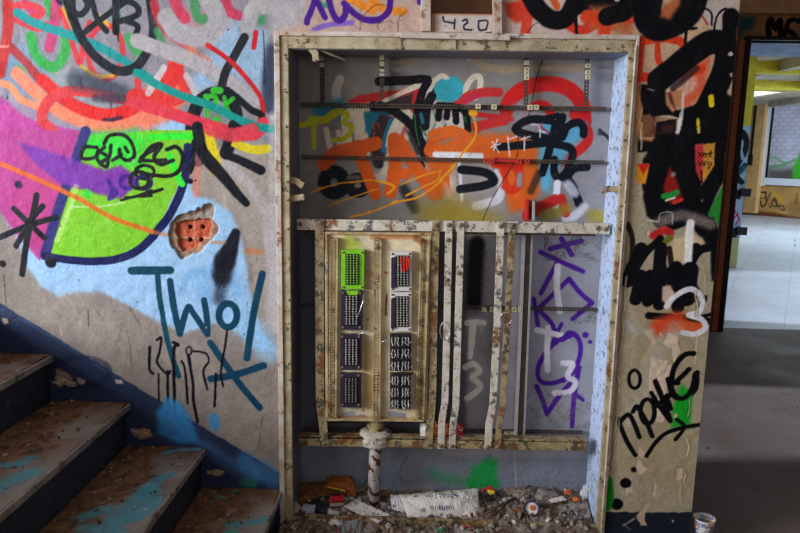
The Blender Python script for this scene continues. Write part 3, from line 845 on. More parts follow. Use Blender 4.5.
# far wall, turned towards the doorway
FA = np.array([8.05, 16.95]); FD = np.array([9.468-8.49, 15.157-16.322]); FD /= np.linalg.norm(FD); FN = np.array([FD[1], -FD[0]])
FN = FN if FN[1] < 0 else -FN
far = Matrix(((FD[0], -FN[0], 0, FA[0]), (FD[1], -FN[1], 0, FA[1]), (0, 0, 1, 0), (0, 0, 0, 1)))
def farpx(x, y):
    d = CR*(x-400)/FPX-CU*(y-266.5)/FPX+fw; t = (FA[0]-CC[0])*FN[0]+(FA[1]-CC[1])*FN[1]; t /= d[0]*FN[0]+d[1]*FN[1]
    q = CC+d*t; return float((q[0]-FA[0])*FD[0]+(q[1]-FA[1])*FD[1]), float(q[2])
class FarPaint(Paint):
    def ab(s, x, y): return farpx(x, y)
fp = FarPaint(1, 0.0, -1.0, 4.6, 0, HC+.05, .02, 'b48e5a', 71)
fp.mottle(14, .2, 72); fp.draw('''
Z 730 160 .1313
F 7a4a30 1.5 1 90 370 300 395 533 440 533 470 80 410
2a2622 8 .3 .8 140 60 150 100 145 130
E 2a2622 8 .3 .8 150 85 16 30
E 4a443c 7 .3 .7 190 100 18 30
2a2622 8 .3 .8 130 180 120 240 140 240
2a2622 7 .3 .8 190 170 188 210
2a2622 8 .3 .8 110 290 130 270 120 250
3a3630 7 .3 .8 175 300 190 280 185 240
141414 10 .2 .9 215 235 240 350 275 325 270 240
141414 9 .2 .9 215 240 270 250
141414 8 .2 .9 232 290 268 290
2a2420 8 .2 .9 275 330 290 290 310 250
2a2420 8 .2 .9 290 340 310 360 330 300 350 300 355 350 325 350
2a2420 8 .2 .9 335 300 380 370
2a2420 8 .2 .9 350 350 400 350 415 380 390 378
e0a830 26 .5 .7 350 265 390 310
90b030 14 .5 .8 280 388 320 395
70d020 14 .5 .8 108 140 112 150
7a4c2c 16 .5 .6 510 260 500 330
60c060 8 .6 .7 200 55 230 60
''')
Fw = fp.build('wall_far', M['wall']); Fw.matrix_world = far; tag(Fw, kind='structure')
def farbox(bm, x0, y0, x1, y1, d0, d1):
    """front rectangle in photo pixels on the far wall's plane -> a block standing out d0..d1 in front of it"""
    a = [farpx(x0, y0), farpx(x1, y0), farpx(x1, y1), farpx(x0, y1)]
    A0 = (a[0][0]+a[3][0])/2; A1 = (a[1][0]+a[2][0])/2; z1 = (a[0][1]+a[1][1])/2; z0 = (a[2][1]+a[3][1])/2
    before = len(bm.verts); box(bm, A0, A1, -d1, -d0, z0, z1)
    bm.verts.ensure_lookup_table(); bmesh.ops.transform(bm, matrix=far, verts=bm.verts[before:])
wn = thing('window_1', (float(FA[0]), float(FA[1]), 0), None, None); tag(wn, kind='structure')
pn = FarPaint(1, -.03, farpx(771, 140)[0], farpx(830, 140)[0], farpx(780, 179)[1], HC, .02, 'd0cedc', 75)
A_, B_ = np.meshgrid(pn.a, pn.b); row_ = np.floor(B_/.10)
brick = ((B_ % .10) < .022) | (((A_+(row_ % 2)*.1) % .20) < .022); pn.c[brick] = pn.rgb('bcb6c6')
pn.mottle(12, .10, 76); pn.draw("""
Z 730 160 .1313
F 5c584e 6 .85 285 70 533 60 533 190 280 190
60a060 24 .7 .7 280 60 400 40 500 0
50c030 70 .5 .9 510 180 520 60
50c030 50 .5 .9 560 -60 520 40
70b070 20 .7 .6 420 20 300 -40
""")
pno = pn.build('window_pane', M['wall'], parent=wn); pno.matrix_parent_inverse = Matrix(); pno.matrix_basis = Matrix.Translation(-wn.location) @ far
bm = bmesh.new(); farbox(bm, 765, 92, 770.5, 186, 0, .06); farbox(bm, 765, 179, 830, 186, 0, .08); finish('window_frame', bm, plain('white window frame', 'd8dce4', .5), wn)
bm = bmesh.new(); farbox(bm, 770.5, 92, 772.2, 180, 0, .07); finish('window_bead', bm, M['frame_black'], wn)
bm = bmesh.new(); farbox(bm, 745, 99, 752, 128, 0, .02); tag(finish('window_2', bm, plain('pale daylight pane', 'e8ecf4', .3)), kind='structure')
o = thing('trim_2', (float(FA[0]), float(FA[1]), 0), None, None); tag(o, kind='structure')
bm = bmesh.new(); farbox(bm, 752, 104, 764, 213, 0, .22); finish('pilaster_body', bm, M['ochre'], o)
bm = bmesh.new(); farbox(bm, 756, 106, 758.5, 160, .22, .235); finish('groove', bm, M['frame_black'], o)
bm = bmesh.new(); farbox(bm, 751, 97, 765, 105, 0, .34); finish('capital', bm, M['lintel'], o)
bm = bmesh.new(); farbox(bm, 748.5, 155, 757, 165, .235, .30); tag(finish('wall_box', bm, M['frame_black']), 'small black box on the ochre pilaster at the far end of the hall', 'box')
# painted column in the hall
o = thing('hall_column', (4.3, 7.1, 0), 'square column with yellow top and graffiti on pale blue paint behind the doorway', 'column')
cx0, cx1 = 4.06, 4.365
bm = bmesh.new(); box(bm, cx0, cx1, 7.07, 7.4, 1.95, HC); finish('column_head', bm, M['yellow'], o, 'yellow painted upper part')
bm = bmesh.new(); box(bm, cx0, cx1, 7.08, 7.4, .0, .42); finish('column_base', bm, plain('pale yellow column base', 'b0ac6c', .5), o, 'pale yellow lower part')
bm = bmesh.new(); box(bm, cx0, cx1, 7.075, 7.4, .42, 1.95); finish('column_shaft', bm, M['soffit'], o)
cp = Paint(1, 7.07, cx0, cx1, .42, 1.95, .006, 'a8c0d0', 81)
cp.draw('''
Z 710 140 .1689
10202c 34 .2 1 175 -40 215 0 205 70 160 150
d0e0f0 20 .3 .8 180 60 195 110
10202c 30 .2 1 205 150 160 210 190 250 165 240
207080 30 .4 .8 150 200 190 180 200 160
10182c 20 .2 .9 150 320 190 318
c02050 9 .2 1 150 385 132 400 150 425 130 440
c02050 9 .2 1 160 440 172 470 150 500
c02050 8 .2 1 165 430 140 470
10182c 20 .2 .9 165 520 140 545
Z 720 70 .15
10202c 16 .2 1 130 260 160 290
10202c 18 .2 1 120 430 150 405 180 440 175 480
''')
cp.build('painted_face', M['wall'], parent=o)
for zz, tx in ((1.05, 'upper black bracket sticking out of the painted hall column'), (.52, 'lower black bracket sticking out of the painted hall column')):
    o = thing('bracket', (4.37, 7.1, zz), tx, 'bracket', 'black brackets on the hall column')
    bm = bmesh.new(); box(bm, 4.30, 4.44, 7.02, 7.068, zz-.05, zz+.06); finish('bracket_arm', bm, M['frame_black'], o, bev=.004)
    bm = bmesh.new(); box(bm, 4.20, 4.32, 7.05, 7.0695, zz-.09, zz+.03); finish('bracket_plate', bm, M['frame_black'], o, bev=.004)

# ------------------------------------------------------------------ recessed switch cabinet
XL, XR, ZT, ZB = -.512, .719, 1.906, .05
cab = thing('switch_cabinet', (.1, .02, .05), 'large recessed steel switch cabinet with graffiti on its back panel, set into the wall', 'cabinet')
bp = Paint(1, DEP, XL-.01, XR+.01, ZB-.02, ZT+.01, .0029, '86827f', 23)
bp.draw("""
Z 0 0 1
F 9c9ca6 6 1 440 225 640 225 640 540 440 540
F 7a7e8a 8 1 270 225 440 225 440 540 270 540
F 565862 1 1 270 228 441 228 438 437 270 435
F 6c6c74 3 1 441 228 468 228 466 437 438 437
F 9a98a2 12 .8 560 60 640 60 640 225 580 225
F 7c8290 4 .9 270 452 620 458 620 540 270 540
Z 280 0 .225
a08c70 30 .4 .5 480 285 600 275 700 240 730 205
c8c0b8 40 .25 1 265 352 250 400 252 440
2080a0 66 .6 .9 180 490 220 500 260 470
b8b820 28 .15 1 140 530 200 530 240 500 285 498
c02828 22 .2 1 345 442 450 420 560 412
c02828 30 .2 1 350 440 440 432
0e0e16 40 .12 1 440 362 560 358 655 356 640 400 620 470 600 540
d0c4b0 20 .2 1 470 442 560 400 650 365 740 345
c02828 26 .2 1 610 395 590 470 580 540
F d4c8b4 2 1 300 485 405 470 400 540 300 540
1f6f8a 60 .3 1 420 500 470 480
0e0e16 56 .12 1 420 478 500 485 590 545
d8ccb8 40 .2 1 560 490 575 540
E 38a8b8 60 .1 1 755 405 36 36
38a8b8 70 .1 1 750 405 760 405
0e0e16 34 .12 1 640 540 655 450 690 410
0e0e16 30 .15 1 720 540 722 480
0e0e16 30 .15 1 760 540 762 490
e07090 14 .3 .9 600 490 590 530
107040 8 .2 1 680 480 680 530
Z 440 0 .225
d8ccb8 26 .2 1 90 440 140 350 178 345 175 400 155 435
E 38a8b8 60 .1 1 38 405 34 34
38a8b8 70 .1 1 35 405 45 405
c03030 40 .2 1 70 465 130 425 200 410 262 410
d02020 66 .15 1 295 490 315 440 380 390 480 372 570 395 630 460 640 540
d02020 40 .2 1 372 540 392 490 440 465 480 480 505 540
c02828 24 .2 1 170 510 260 520 320 530
0e0e16 24 .15 1 430 535 520 515 550 540
b0926c 34 .4 .6 155 260 200 295 300 310 380 300 520 298 640 305
c8b49c 16 .4 .5 120 225 130 270
Z 280 110 .225
F d4c8b4 2 1 300 -30 405 -60 400 20 345 60 300 40
F 1f6f8a 3 1 370 10 480 10 440 70 400 135 375 125
F cbbcae 3 1 500 -20 560 -20 560 90 480 300 440 290 470 120
101828 40 .3 1 420 130 440 240
d8ccb8 26 .15 1 205 88 225 180
d8ccb8 30 .15 1 262 100 272 170
d8ccb8 38 .15 1 290 40 305 170
d8ccb8 60 .15 1 350 20 370 190
Z 360 70 .1875
F c02828 1.5 1 -60 160 0 135 150 118 330 90 305 215 270 195 285 122 130 165 0 178 -60 180
F 3a2a2c 1.5 1 140 172 284 122 270 205 180 215
d8ccb8 22 .2 1 128 165 230 120 335 78
d8ccb8 26 .2 1 335 190 370 110 400 55 440 30 470 55
F cdc0ae 2 1 195 215 290 230 300 300 250 380 180 380 160 330
F 1f6f8a 2 1 20 225 140 238 60 330 30 335
F 3a2a2c 2 1 110 235 190 250 150 400 120 500 90 520 70 505 55 400 60 330
1f6f8a 26 .2 1 165 270 140 340 125 430
d8ccb8 30 .2 1 200 260 165 330 150 400
c05060 20 .3 .9 255 270 225 350
F cabfb8 2 1 390 160 570 190 580 320 330 375 335 290 360 220
b090a8 20 .5 .6 440 230 450 300
F 3a2a2c 2 1 245 320 310 350 372 465 300 450
0e0e16 44 .1 1 102 64 240 56 358 52 335 110 312 190
0e0e16 42 .1 1 312 180 302 260 312 340 345 460
0e0e16 48 .1 1 70 192 150 200 210 240 275 300 340 410
14141c 50 .15 1 382 140 356 200 346 300
0e0e16 36 .1 1 425 188 418 258
0e0e16 36 .1 1 470 190 462 252
0e0e16 38 .1 1 508 205 513 275
0e0e16 40 .1 1 420 190 500 196 560 222 576 320
2a7c94 18 .3 .9 325 235 335 280
208040 5 .2 1 290 235 300 330 318 405
208040 5 .2 1 320 300 350 350 345 320
208040 5 .2 1 352 340 368 390 366 330
208040 6 .2 1 388 200 402 280 385 330 400 402 416 340
208040 14 .2 1 456 292 454 302
208040 5 .2 1 560 250 565 280
c82828 24 .3 .9 600 360 640 310
c02848 30 .3 .9 560 170 620 140
5a9ab0 4 .3 .9 60 190 100 165
d85a1c 54 .12 1 366 430 400 370 470 335 540 340 600 385 620 420
F 8a8488 2 1 420 400 470 375 560 380 550 430 430 435
F 207890 2 1 440 395 490 375 470 405 530 430 440 432
e0e2e8 32 .35 1 385 452 480 446 610 452
E 3aa8bc 8 .1 1 480 108 66 54
3aa8bc 112 .08 1 470 108 492 108
Z 280 110 .225
b8b820 26 .15 1 92 66 150 56 215 45
b8b820 22 .15 1 150 58 152 165
b8b820 24 .15 1 235 30 270 5 300 20 285 55
b8b820 24 .15 1 285 55 318 80 290 125 240 132
E 101828 56 .12 1 240 322 44 48
E 101828 44 .12 1 345 335 38 34
5c5a5c 20 .4 1 305 300 350 300
b8b4b0 26 .4 .7 410 290 480 310
b0aca8 30 .4 .8 640 250 670 280
0e0e16 30 .3 1 620 230 630 250
8a7060 50 .5 .6 560 340 610 400
1a1a20 44 .6 .8 550 350 600 440
d85a1c 60 .12 1 192 240 250 190 350 168 425 148
d85a1c 56 .12 1 345 160 375 250 425 372
d85a1c 60 .12 1 508 130 512 250 490 365
d85a1c 60 .12 1 530 140 600 250 690 375
d85a1c 50 .12 1 500 280 560 285
d85a1c 60 .12 1 695 180 715 300 700 370
F d85a1c 4 1 730 250 800 240 800 330 740 360
d8c8b4 34 .3 1 765 260 775 345
f0a020 7 .15 1 138 368 180 350 270 325 330 320 400 312 450 320
f0a020 12 .15 1 450 320 490 330 508 345 478 372
f0a020 6 .15 1 220 425 330 385 430 352
f0a020 14 .15 1 170 352 185 348
f0a020 7 .15 1 310 476 400 455 520 410 620 385 720 312 800 235
f0a020 14 .15 1 390 456 402 453
f0a020 14 .15 1 500 412 518 406
f0a020 5 .15 1 540 330 640 290 712 270
f0a020 7 .15 1 712 268 700 310 640 340 560 380
c04030 4 .1 1 420 90 415 62 436 60 432 75
c04030 4 .1 1 445 88 438 60
c04030 4 .1 1 420 130 415 105 425 100
a08020 50 .6 .8 740 470 790 430
F a08838 10 .6 720 420 900 400 900 480 720 480
Z 440 110 .225
F 9a9492 6 .9 60 220 260 220 300 460 60 440
F da6424 5 1 -60 200 20 140 100 105 350 108 430 150 446 350 400 440 310 455 290 380 265 250 180 225 70 225 30 320 -50 390
F e0a890 4 .8 20 320 70 360 60 400 20 390
e06828 50 .15 1 -30 110 60 95 130 140 150 200
e0e2e8 28 .3 1 -20 198 180 206
F 9c9aa2 6 .9 330 -20 400 -20 480 70 340 110
c83030 44 .15 1 160 75 290 44
E d83820 40 .15 1 318 300 36 56
9a9296 26 .4 1 355 290 352 330
d83020 50 .2 1 250 235 350 245
d02828 44 .15 1 595 20 650 80 655 140 590 200 540 230
c83030 30 .2 .9 280 10 300 20
F 60b0d0 4 1 455 50 560 60 650 60 640 110 590 150 540 250 500 270 490 370 450 350 440 230
c8e0f0 14 .4 .8 480 240 500 260
d8e0e8 20 .4 .9 530 60 600 60
b03058 10 .2 1 430 60 480 100
101420 36 .12 1 500 48 400 42 335 85 400 112 500 130
101420 36 .12 1 258 165 380 155 480 145
101420 36 .12 1 522 30 500 120 480 200 455 280
101420 34 .12 1 545 30 530 130
101420 36 .12 1 545 120 565 75 615 55 638 80 638 108
101420 36 .12 1 500 150 570 165 590 200 560 280 530 300 508 280 508 220
101420 38 .12 1 550 290 590 340 620 420
101420 32 .12 1 565 300 600 262 655 255
2a2020 34 .5 .7 440 280 405 360
d8d8e0 14 .2 1 85 230 98 400
101420 38 .12 1 95 265 200 278 240 312 200 335 90 352
d8d8e4 16 .4 .9 250 270 270 310 260 350
d8d8e4 40 .35 .95 268 370 250 400 160 428
e0e0f0 30 .2 1 522 325 512 425
d0d4e8 40 .5 .8 570 330 600 370
d8d8e8 40 .5 .9 640 430 600 470 560 480
F a89034 14 .8 -100 420 60 380 180 440 260 480 260 540 -100 540
c02828 50 .2 1 390 470 450 430 510 400
c02828 36 .2 1 540 390 560 460
a89838 60 .7 .8 680 470 720 480
a89838 50 .6 .7 460 470 560 440
e8e0e8 5 .2 1 232 140 262 190
e8e0e8 5 .2 1 228 165 268 150
e8e0e8 5 .2 1 255 130 240 178
e8e0e8 5 .2 1 300 118 310 205
e8e0e8 5 .2 1 300 132 342 118
e8e0e8 5 .2 1 375 118 375 180
e8e0e8 5 .2 1 360 130 400 118
e8e0e8 5 .2 1 405 65 440 70 445 120
e8e0e8 5 .2 1 440 90 470 100
f0a820 28 .15 1 140 12 152 14
f0a820 9 .15 1 145 15 160 80 150 130 95 200 60 250 0 312
f0a020 8 .15 1 9 312 -91 385 -191 410 -311 455 -401 476
f0a020 6 .15 1 1 268 -11 310 -71 340 -151 382
f0a020 5 .15 1 -170 330 -71 290 1 270
302020 4 .2 1 400 10 350 110 344 200 312 262 240 380 190 490
302020 4 .2 1 470 -248 440 -180 420 -100 400 10
282838 14 .5 .9 710 90 735 110 755 136
282838 10 .5 .7 705 105 745 115
Z 420 215 .25
3c4050 90 .6 .5 228 130 216 360
0c0e1a 60 .45 1 228 115 222 200 216 345
f0ece8 24 .2 1 190 432 222 428 255 432
f0ece8 28 .25 1 212 445 205 520
b4b0ac 8 .2 1 248 440 247 472
52209a 22 .12 1 520 136 580 120 645 104
52209a 22 .12 1 566 95 606 158
52209a 20 .12 1 482 148 560 185 652 226
52209a 20 .12 1 546 195 484 312
52209a 20 .12 1 470 378 540 310 596 256
52209a 20 .12 1 596 256 640 310 688 352
52209a 20 .12 1 688 352 610 416
52209a 18 .12 1 455 335 472 445
52209a 20 .12 1 480 385 530 440 545 510
52209a 16 .15 1 566 436 530 510
52209a 26 .12 1 662 480 663 480
52209a 18 .12 1 680 507 681 507
e4e0e8 26 .25 1 550 205 548 300 560 385
e4e0e8 24 .2 1 468 460 530 474 590 490
e4e0e8 22 .2 1 514 478 510 540
Z 420 330 .25
52209a 20 .12 1 600 25 540 50 490 110 470 170 490 210 550 208 610 170 640 100 636 40 600 10 570 40
52209a 20 .12 1 466 225 490 280 508 335
52209a 20 .12 1 508 335 560 260 605 210
52209a 20 .12 1 636 150 616 270 608 385
52209a 16 .12 1 600 240 652 280
52209a 14 .12 1 575 205 640 150
e4e0e8 24 .2 1 512 -10 508 80 510 160
e4e0e8 24 .35 1 572 132 610 138 590 185 622 208 600 245 538 252
f0ece8 22 .2 1 210 -20 205 60 200 108
f0ece8 26 .3 1 182 148 215 136 238 165 210 188 240 220 225 248 190 272
b4b0ac 10 .5 .6 185 280 188 300
b03038 8 .4 .8 80 415 170 415
Z 380 443 .1688
26904a 60 .8 .45 300 170 360 200 470 225
20984a 90 .7 .95 560 230 620 190 650 130
20984a 60 .6 .9 540 238 680 240
484c58 5 .3 .8 180 55 120 150 122 215
a8a098 40 .7 .4 120 270 300 260
Z 480 443 .175
20984a 70 .7 .9 -20 160 40 140 60 210
a8a0a0 9 .3 .9 195 60 205 200 205 290
Z 280 443 .1688
8a8070 10 .5 .6 380 160 440 110
2a2420 5 .3 .9 540 165 490 260
""")
bp.mottle(40, .14, 24); bp.mottle(6, .04, 25)
dust = (fbm((bp.ny, bp.nx), 5, 26, 3) > .60)
def dustzone(x0, y0, x1, y1, col, dens):
    P = np.array([bp.ab(x0, y0), bp.ab(x1, y1)]); W = bp.win(P, 0)
    g = np.random.default_rng(int(x0)); m = (g.random(bp.h[W].shape) < dens)*sm(.42, .62, fbm(bp.h[W].shape, 9, int(y0), 3)); bp.lay(W, m*.8, col)
dustzone(545, 232, 605, 262, '48443c', .5); dustzone(520, 392, 600, 430, '6c6458', .35); dustzone(300, 60, 600, 216, '5c5854', .04); dustzone(575, 305, 605, 325, '58544c', .4)
bp.h += (fbm((bp.ny, bp.nx), 22, 27, 4)-.5)*.002
low = sm(.40, .34, np.repeat(bp.b[:, None], bp.nx, 1)); bp.h += low*(fbm((bp.ny, bp.nx), 3.2, 28, 2)-.5)*.003
bp.chips(50, ['5e564c', 'a8a49c'], .001, .0035, 29)
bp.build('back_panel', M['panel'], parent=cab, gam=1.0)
def part(name, mat, parent, fn, bev=.0, label=None, smooth=False):
    bm = bmesh.new(); fn(bm); return finish(name, bm, mat, parent, label, smooth, bev)
part('side_panel', M['jamb'], cab, lambda b: box(b, XR, XR+.012, .004, DEP+.012, ZB-.03, ZT+.012), label='pale blue right side panel speckled with rust')
part('side_panel', M['inner'], cab, lambda b: box(b, XL-.012, XL, .004, DEP+.012, ZB-.03, ZT+.012))
part('top_panel', M['inner'], cab, lambda b: box(b, XL, XR, .004, DEP+.012, ZT, ZT+.012))
part('bottom_panel', M['inner'], cab, lambda b: box(b, XL, XR, .004, DEP+.012, ZB-.03, ZB-.018))
def ring(x0, x1, z0, z1, wl, wr, wt, wb, y0, y1):
    def f(b):
        box(b, x0, x0+wl, y0, y1, z0, z1); box(b, x1-wr, x1, y0, y1, z0, z1)
        box(b, x0+wl, x1-wr, y0, y1, z1-wt, z1)
        if wb: box(b, x0+wl, x1-wr, y0, y1, z0, z0+wb)
    return f
part('outer_frame', M['white_metal'], cab, ring(-.563, .750, .0, 1.968, .021, .011, .017, 0, -.013, .012), .002, 'whitish outer frame chipped to rust')
part('inner_frame', M['frame'], cab, ring(-.542, .739, .0, 1.951, .031, .021, .043, 0, -.006, .012), .0025)
part('frame_lip', M['white_metal'], cab, lambda b: box(b, .70, .7195, -.014, -.006, .62, 1.95) if 0 else box(b, .736, .740, -.018, -.004, .0, 1.93), .001)
part('frame_sill', M['cream_rusty'], cab, lambda b: box(b, -.511, .718, -.004, .010, .045, .072), .002)
part('frame_lug', M['frame'], cab, lambda b: prism(b, px2([(448, 39), (456, 39), (456, 49.5), (448.5, 49)], -.01), -.012, -.006), .001)
def bolt_mesh(r=.007, t=.006, n=6):
    bm = bmesh.new(); rs = lathe(bm, [(r*1.45, 0), (r*1.45, t*.25), (r, t*.3), (r, t*.9), (r*.75, t)], (0, 0, 0), 12 if n != 6 else 12)
    bm.faces.new(rs[-1]); me = bpy.data.meshes.new('bolt')
    bmesh.ops.rotate(bm, verts=bm.verts, cent=(0, 0, 0), matrix=Matrix.Rotation(math.pi/2, 3, 'X'))
    bmesh.ops.recalc_face_normals(bm, faces=bm.faces); bm.to_mesh(me); bm.free(); return me
BOLT = bolt_mesh(); BOLT.materials.append(M['bolt']); SMALLB = bolt_mesh(.0035, .004); SMALLB.materials.append(M['bolt'])
def put(me, name, loc, parent):
    o = bpy.data.objects.new(name, me); COL.objects.link(o); o.parent = parent
    q = Vector(loc); p = parent
    while p is not None and p.type == 'EMPTY': q = q-p.location; p = p.parent
    o.location = q; return o
def bolt(x, y, Y, parent, small=False):
    q = at(x, y, Y); return put(SMALLB if small else BOLT, 'bolt', tuple(q), parent)
for x, y in ((285, 55), (286, 92), (286.5, 127), (287, 166), (287.5, 182), (288, 200), (288, 229), (289, 300), (290, 380), (629, 58), (627, 105), (621, 206), (619, 228), (618, 241), (614, 300), (610, 380), (307, 42), (607, 48.5)):
    bolt(x, y, -.006, cab, True)
# mounting rails and flat bars
RY = .055
rail = part('mounting_rail', M['cream'], cab, lambda b: strip(b, [(297, 224.5), (440, 226), (610, 228.8)], 11, RY, .006), .001)
for x, y in ((300, 224), (598, 228), (606, 229)): bolt(x, y, RY, rail)
rail = part('mounting_rail', M['cream_rusty'], cab, lambda b: strip(b, [(298, 441), (440, 443.5), (586, 446.5)], 10.5, RY, .006), .001)
for x in (302, 330, 463, 580): bolt(x, 441+(x-298)*.0185, RY, rail, x == 463)
part('rail_flange', M['cream_rusty'], cab, lambda b: strip(b, [(298, 437), (440, 439), (586, 441.5)], 2.5, RY, .04))
part('rail_flange', M['rod'], cab, lambda b: strip(b, [(304, 233), (440, 233), (596, 235.5)], 1.6, RY+.02, .04))
bars = [([(319.5, 219), (319.5, 300), (320, 400), (323.5, 430), (324.5, 447)], 9, 'cream_rusty', ((320, 223), (320, 264), (321, 390), (324, 444))),
        ([(436, 220), (434, 300), (432.5, 400), (430, 425), (428.5, 449)], 8, 'cream_rusty', ((436, 225), (433.5, 268), (431, 392), (428.5, 445))),
        ([(449, 221), (447, 330), (445, 402), (442, 420), (441, 449)], 7.2, 'cream', ((449, 225), (448, 240), (447, 280), (441, 446))),
        ([(461, 221), (458, 330), (456, 405), (453, 425), (452, 449)], 7.2, 'cream', ((461, 225), (459, 273), (452, 446))),
        ([(501, 222), (497, 330), (493, 405), (489, 425), (488, 450)], 7.5, 'cream', ((501, 226), (499, 273), (495, 345), (494, 394), (488, 447))),
        ([(512.5, 223), (507, 330), (503, 405), (499, 425), (498, 450)], 6.2, 'cream_rusty', ((512, 226), (510, 281), (504, 350), (498, 447)))]
for pts, wd, mt, bl in bars:
    o = part('flat_bar', M[mt], cab, lambda b: strip(b, pts, wd, RY-.007, .005), .0012)
    for x, y in bl: bolt(x, y, RY-.007, o)
part('channel', M['channel'], cab, lambda b: strip(b, [(528.5, 233), (525, 330), (520, 440)], 4.5, DEP-.045, .02))
part('channel_edge', M['channel_edge'], cab, lambda b: (strip(b, [(524.6, 233), (521, 330), (516, 440)], 2.2, DEP-.06, .05), strip(b, [(532.4, 234), (528.6, 330), (524, 440)], 1.6, DEP-.06, .05)))
def slotted(name, p, q, wpx, Y, mat, parent, n):
    def f(b):
        p_, q_ = np.array(p, float), np.array(q, float); d = (q_-p_)/np.linalg.norm(q_-p_); nn = np.array([-d[1], d[0]])
        for s_ in (-1, 1): strip(b, [tuple(p_+nn*s_*wpx*.36), tuple(q_+nn*s_*wpx*.36)], wpx*.28, Y, .006)
        L = np.linalg.norm(q_-p_)
        for k in range(n+1):
            c_ = p_+d*L*k/n; strip(b, [tuple(c_-nn*wpx*.3), tuple(c_+nn*wpx*.3)], L/n*.45, Y+.001, .004)
    return part(name, mat, parent, f)
def clamp(x, y, Y, parent, mat, wpx=5.2):
    def f(b):
        q = at(x, y, Y); h = wpx/2*2.8/FPX
        o_ = [(q[0]-h, q[2]-h), (q[0]+h, q[2]-h), (q[0]+h, q[2]+h), (q[0]-h, q[2]+h)]; k = h*.45
        i_ = [(q[0]-k, q[2]-k), (q[0]+k, q[2]-k), (q[0]+k, q[2]+k), (q[0]-k, q[2]+k)]
        ys = Y-.012
        vo = [b.verts.new((u, ys, v)) for u, v in o_]; vi = [b.verts.new((u, ys, v)) for u, v in i_]
        vb = [b.verts.new((u, Y+.008, v)) for u, v in o_]; vd = [b.verts.new((u, Y-.002, v)) for u, v in i_]
        for k2 in range(4):
            m2 = (k2+1) % 4
            b.faces.new([vo[k2], vo[m2], vi[m2], vi[k2]]); b.faces.new([vo[k2], vb[k2], vb[m2], vo[m2]]); b.faces.new([vi[k2], vi[m2], vd[m2], vd[k2]])
        b.faces.new(vd); b.faces.new(vb)
    return part('clamp', mat, parent, f)
SY = DEP-.022
r1 = slotted('slotted_rail', (301, 104.5), (606, 109), 4.4, SY, M['rod'], cab, 110)
for x, y in ((478, 106.5), (494, 107), (530, 107.5), (536, 107.5)): clamp(x, y, SY-.004, r1, M['clamp'], 4.6)
r2 = slotted('slotted_rail', (302, 157), (604, 162.5), 3.8, SY, M['rod'], cab, 110)
for x, y in ((486, 160.6), (491.5, 160.7), (519, 161), (526.5, 161.2)): clamp(x, y, SY-.004, r2, M['clamp_red'], 4.6)
part('red_bar', M['red'], r2, lambda b: strip(b, [(494, 160.6), (518, 161)], 2.5, SY-.006, .006))
r3 = slotted('slotted_rail', (300, 305.5), (596, 309.5), 3.6, SY, M['rod'], cab, 100)
for x in (484, 492, 514, 520): clamp(x, 309, SY-.004, r3, M['clamp'], 4.6)
r4 = slotted('slotted_rail', (304, 429), (582, 432.5), 3.4, SY, M['rod'], cab, 96)
for x in (506, 512): clamp(x, 434, SY-.004, r4, M['clamp'], 4.8)
r5 = slotted('slotted_rail', (470, 231.6), (528, 233.6), 3.6, SY-.02, M['rod'], cab, 20)
for x in (485.5, 492, 515, 521): clamp(x, 232.6, SY-.026, r5, M['clamp'], 4.8)
for p, q, cl in (((322, 57), (322, 101), (59, 65)), ((382, 53), (382, 99), (58, 64, 71.5, 74)), ((526.5, 57), (526, 104), (63, 69.5, 73.5, 78)), ((587.5, 60), (586, 105), (66, 72.5, 77.5))):
    o = slotted('slotted_strip', p, q, 4.2, SY-.006, M['rod'], cab, 12)
    for y in cl: clamp(p[0], y, SY-.02, o, M['clamp'], 3.9)
for pts in ([(290, 180), (296, 181), (303, 186)], [(290, 199), (296, 198), (304, 197)], [(310, 47), (315, 53), (316, 61)], [(602, 193), (608, 189), (620, 189.5)]):
    o = part('bent_tab', M['frame'], cab, lambda b: strip(b, pts, 6.4, .01, .003), .001); bolt(pts[-1][0], pts[-1][1], .01, o, True)
part('stub_post', M['red'], cab, lambda b: prism(b, px2([(526.5, 200), (528.6, 200), (528.6, 220), (526, 220)], DEP-.05), DEP-.05, DEP-.002), .0005, 'cream edged red stub')
part('stub_post', M['channel_edge'], cab, lambda b: prism(b, px2([(532.5, 201), (535, 201), (535, 220.5), (532.2, 220.5)], DEP-.05), DEP-.05, DEP-.002), .0005)

# ------------------------------------------------------------------ the terminal box hung in the cabinet
TY = .045
tb = thing('terminal_box', tuple(at(377, 330, .1)), 'cream steel terminal box holding two columns of pin blocks, inside the cabinet', 'electrical box')
def P(*a, Y=TY): return px2(a, Y)
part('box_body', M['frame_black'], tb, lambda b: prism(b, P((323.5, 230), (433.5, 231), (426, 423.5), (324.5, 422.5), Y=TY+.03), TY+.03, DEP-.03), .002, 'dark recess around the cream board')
brd = Paint(1, TY+.012, float(at(326, 330, TY)[0]), float(at(430, 300, TY)[0]), float(at(370, 421, TY)[2]), float(at(370, 233, TY)[2]), .0022, 'cfc2a4', 91)
brd.mottle(30, .18, 92); brd.draw("""
Z 300 215 .244
a0b030 60 .6 .7 205 110 215 120
c06a30 26 .6 .6 300 88 480 85
7a4420 30 .6 .6 480 95 500 105
b07058 22 .6 .5 250 230 320 250
8c8674 14 .5 .7 228 100 240 102
a8907a 30 .6 .5 270 150 280 300
c05a30 10 .5 .8 350 235 356 236
6a3a20 8 .4 .9 355 330 352 410
Z 300 330 .244
8c929c 26 .3 .9 180 350 215 345
8c929c 20 .3 .9 230 358 260 356
8c929c 24 .3 .9 370 345 425 352
a86a38 24 .6 .6 110 360 500 372
a07840 40 .6 .4 280 60 285 300
""")
brd.chips(70, ['7a4a24', '8a8474', '9a5a30'], .001, .004, 93)
brd.build('board', M['panel'], parent=tb)
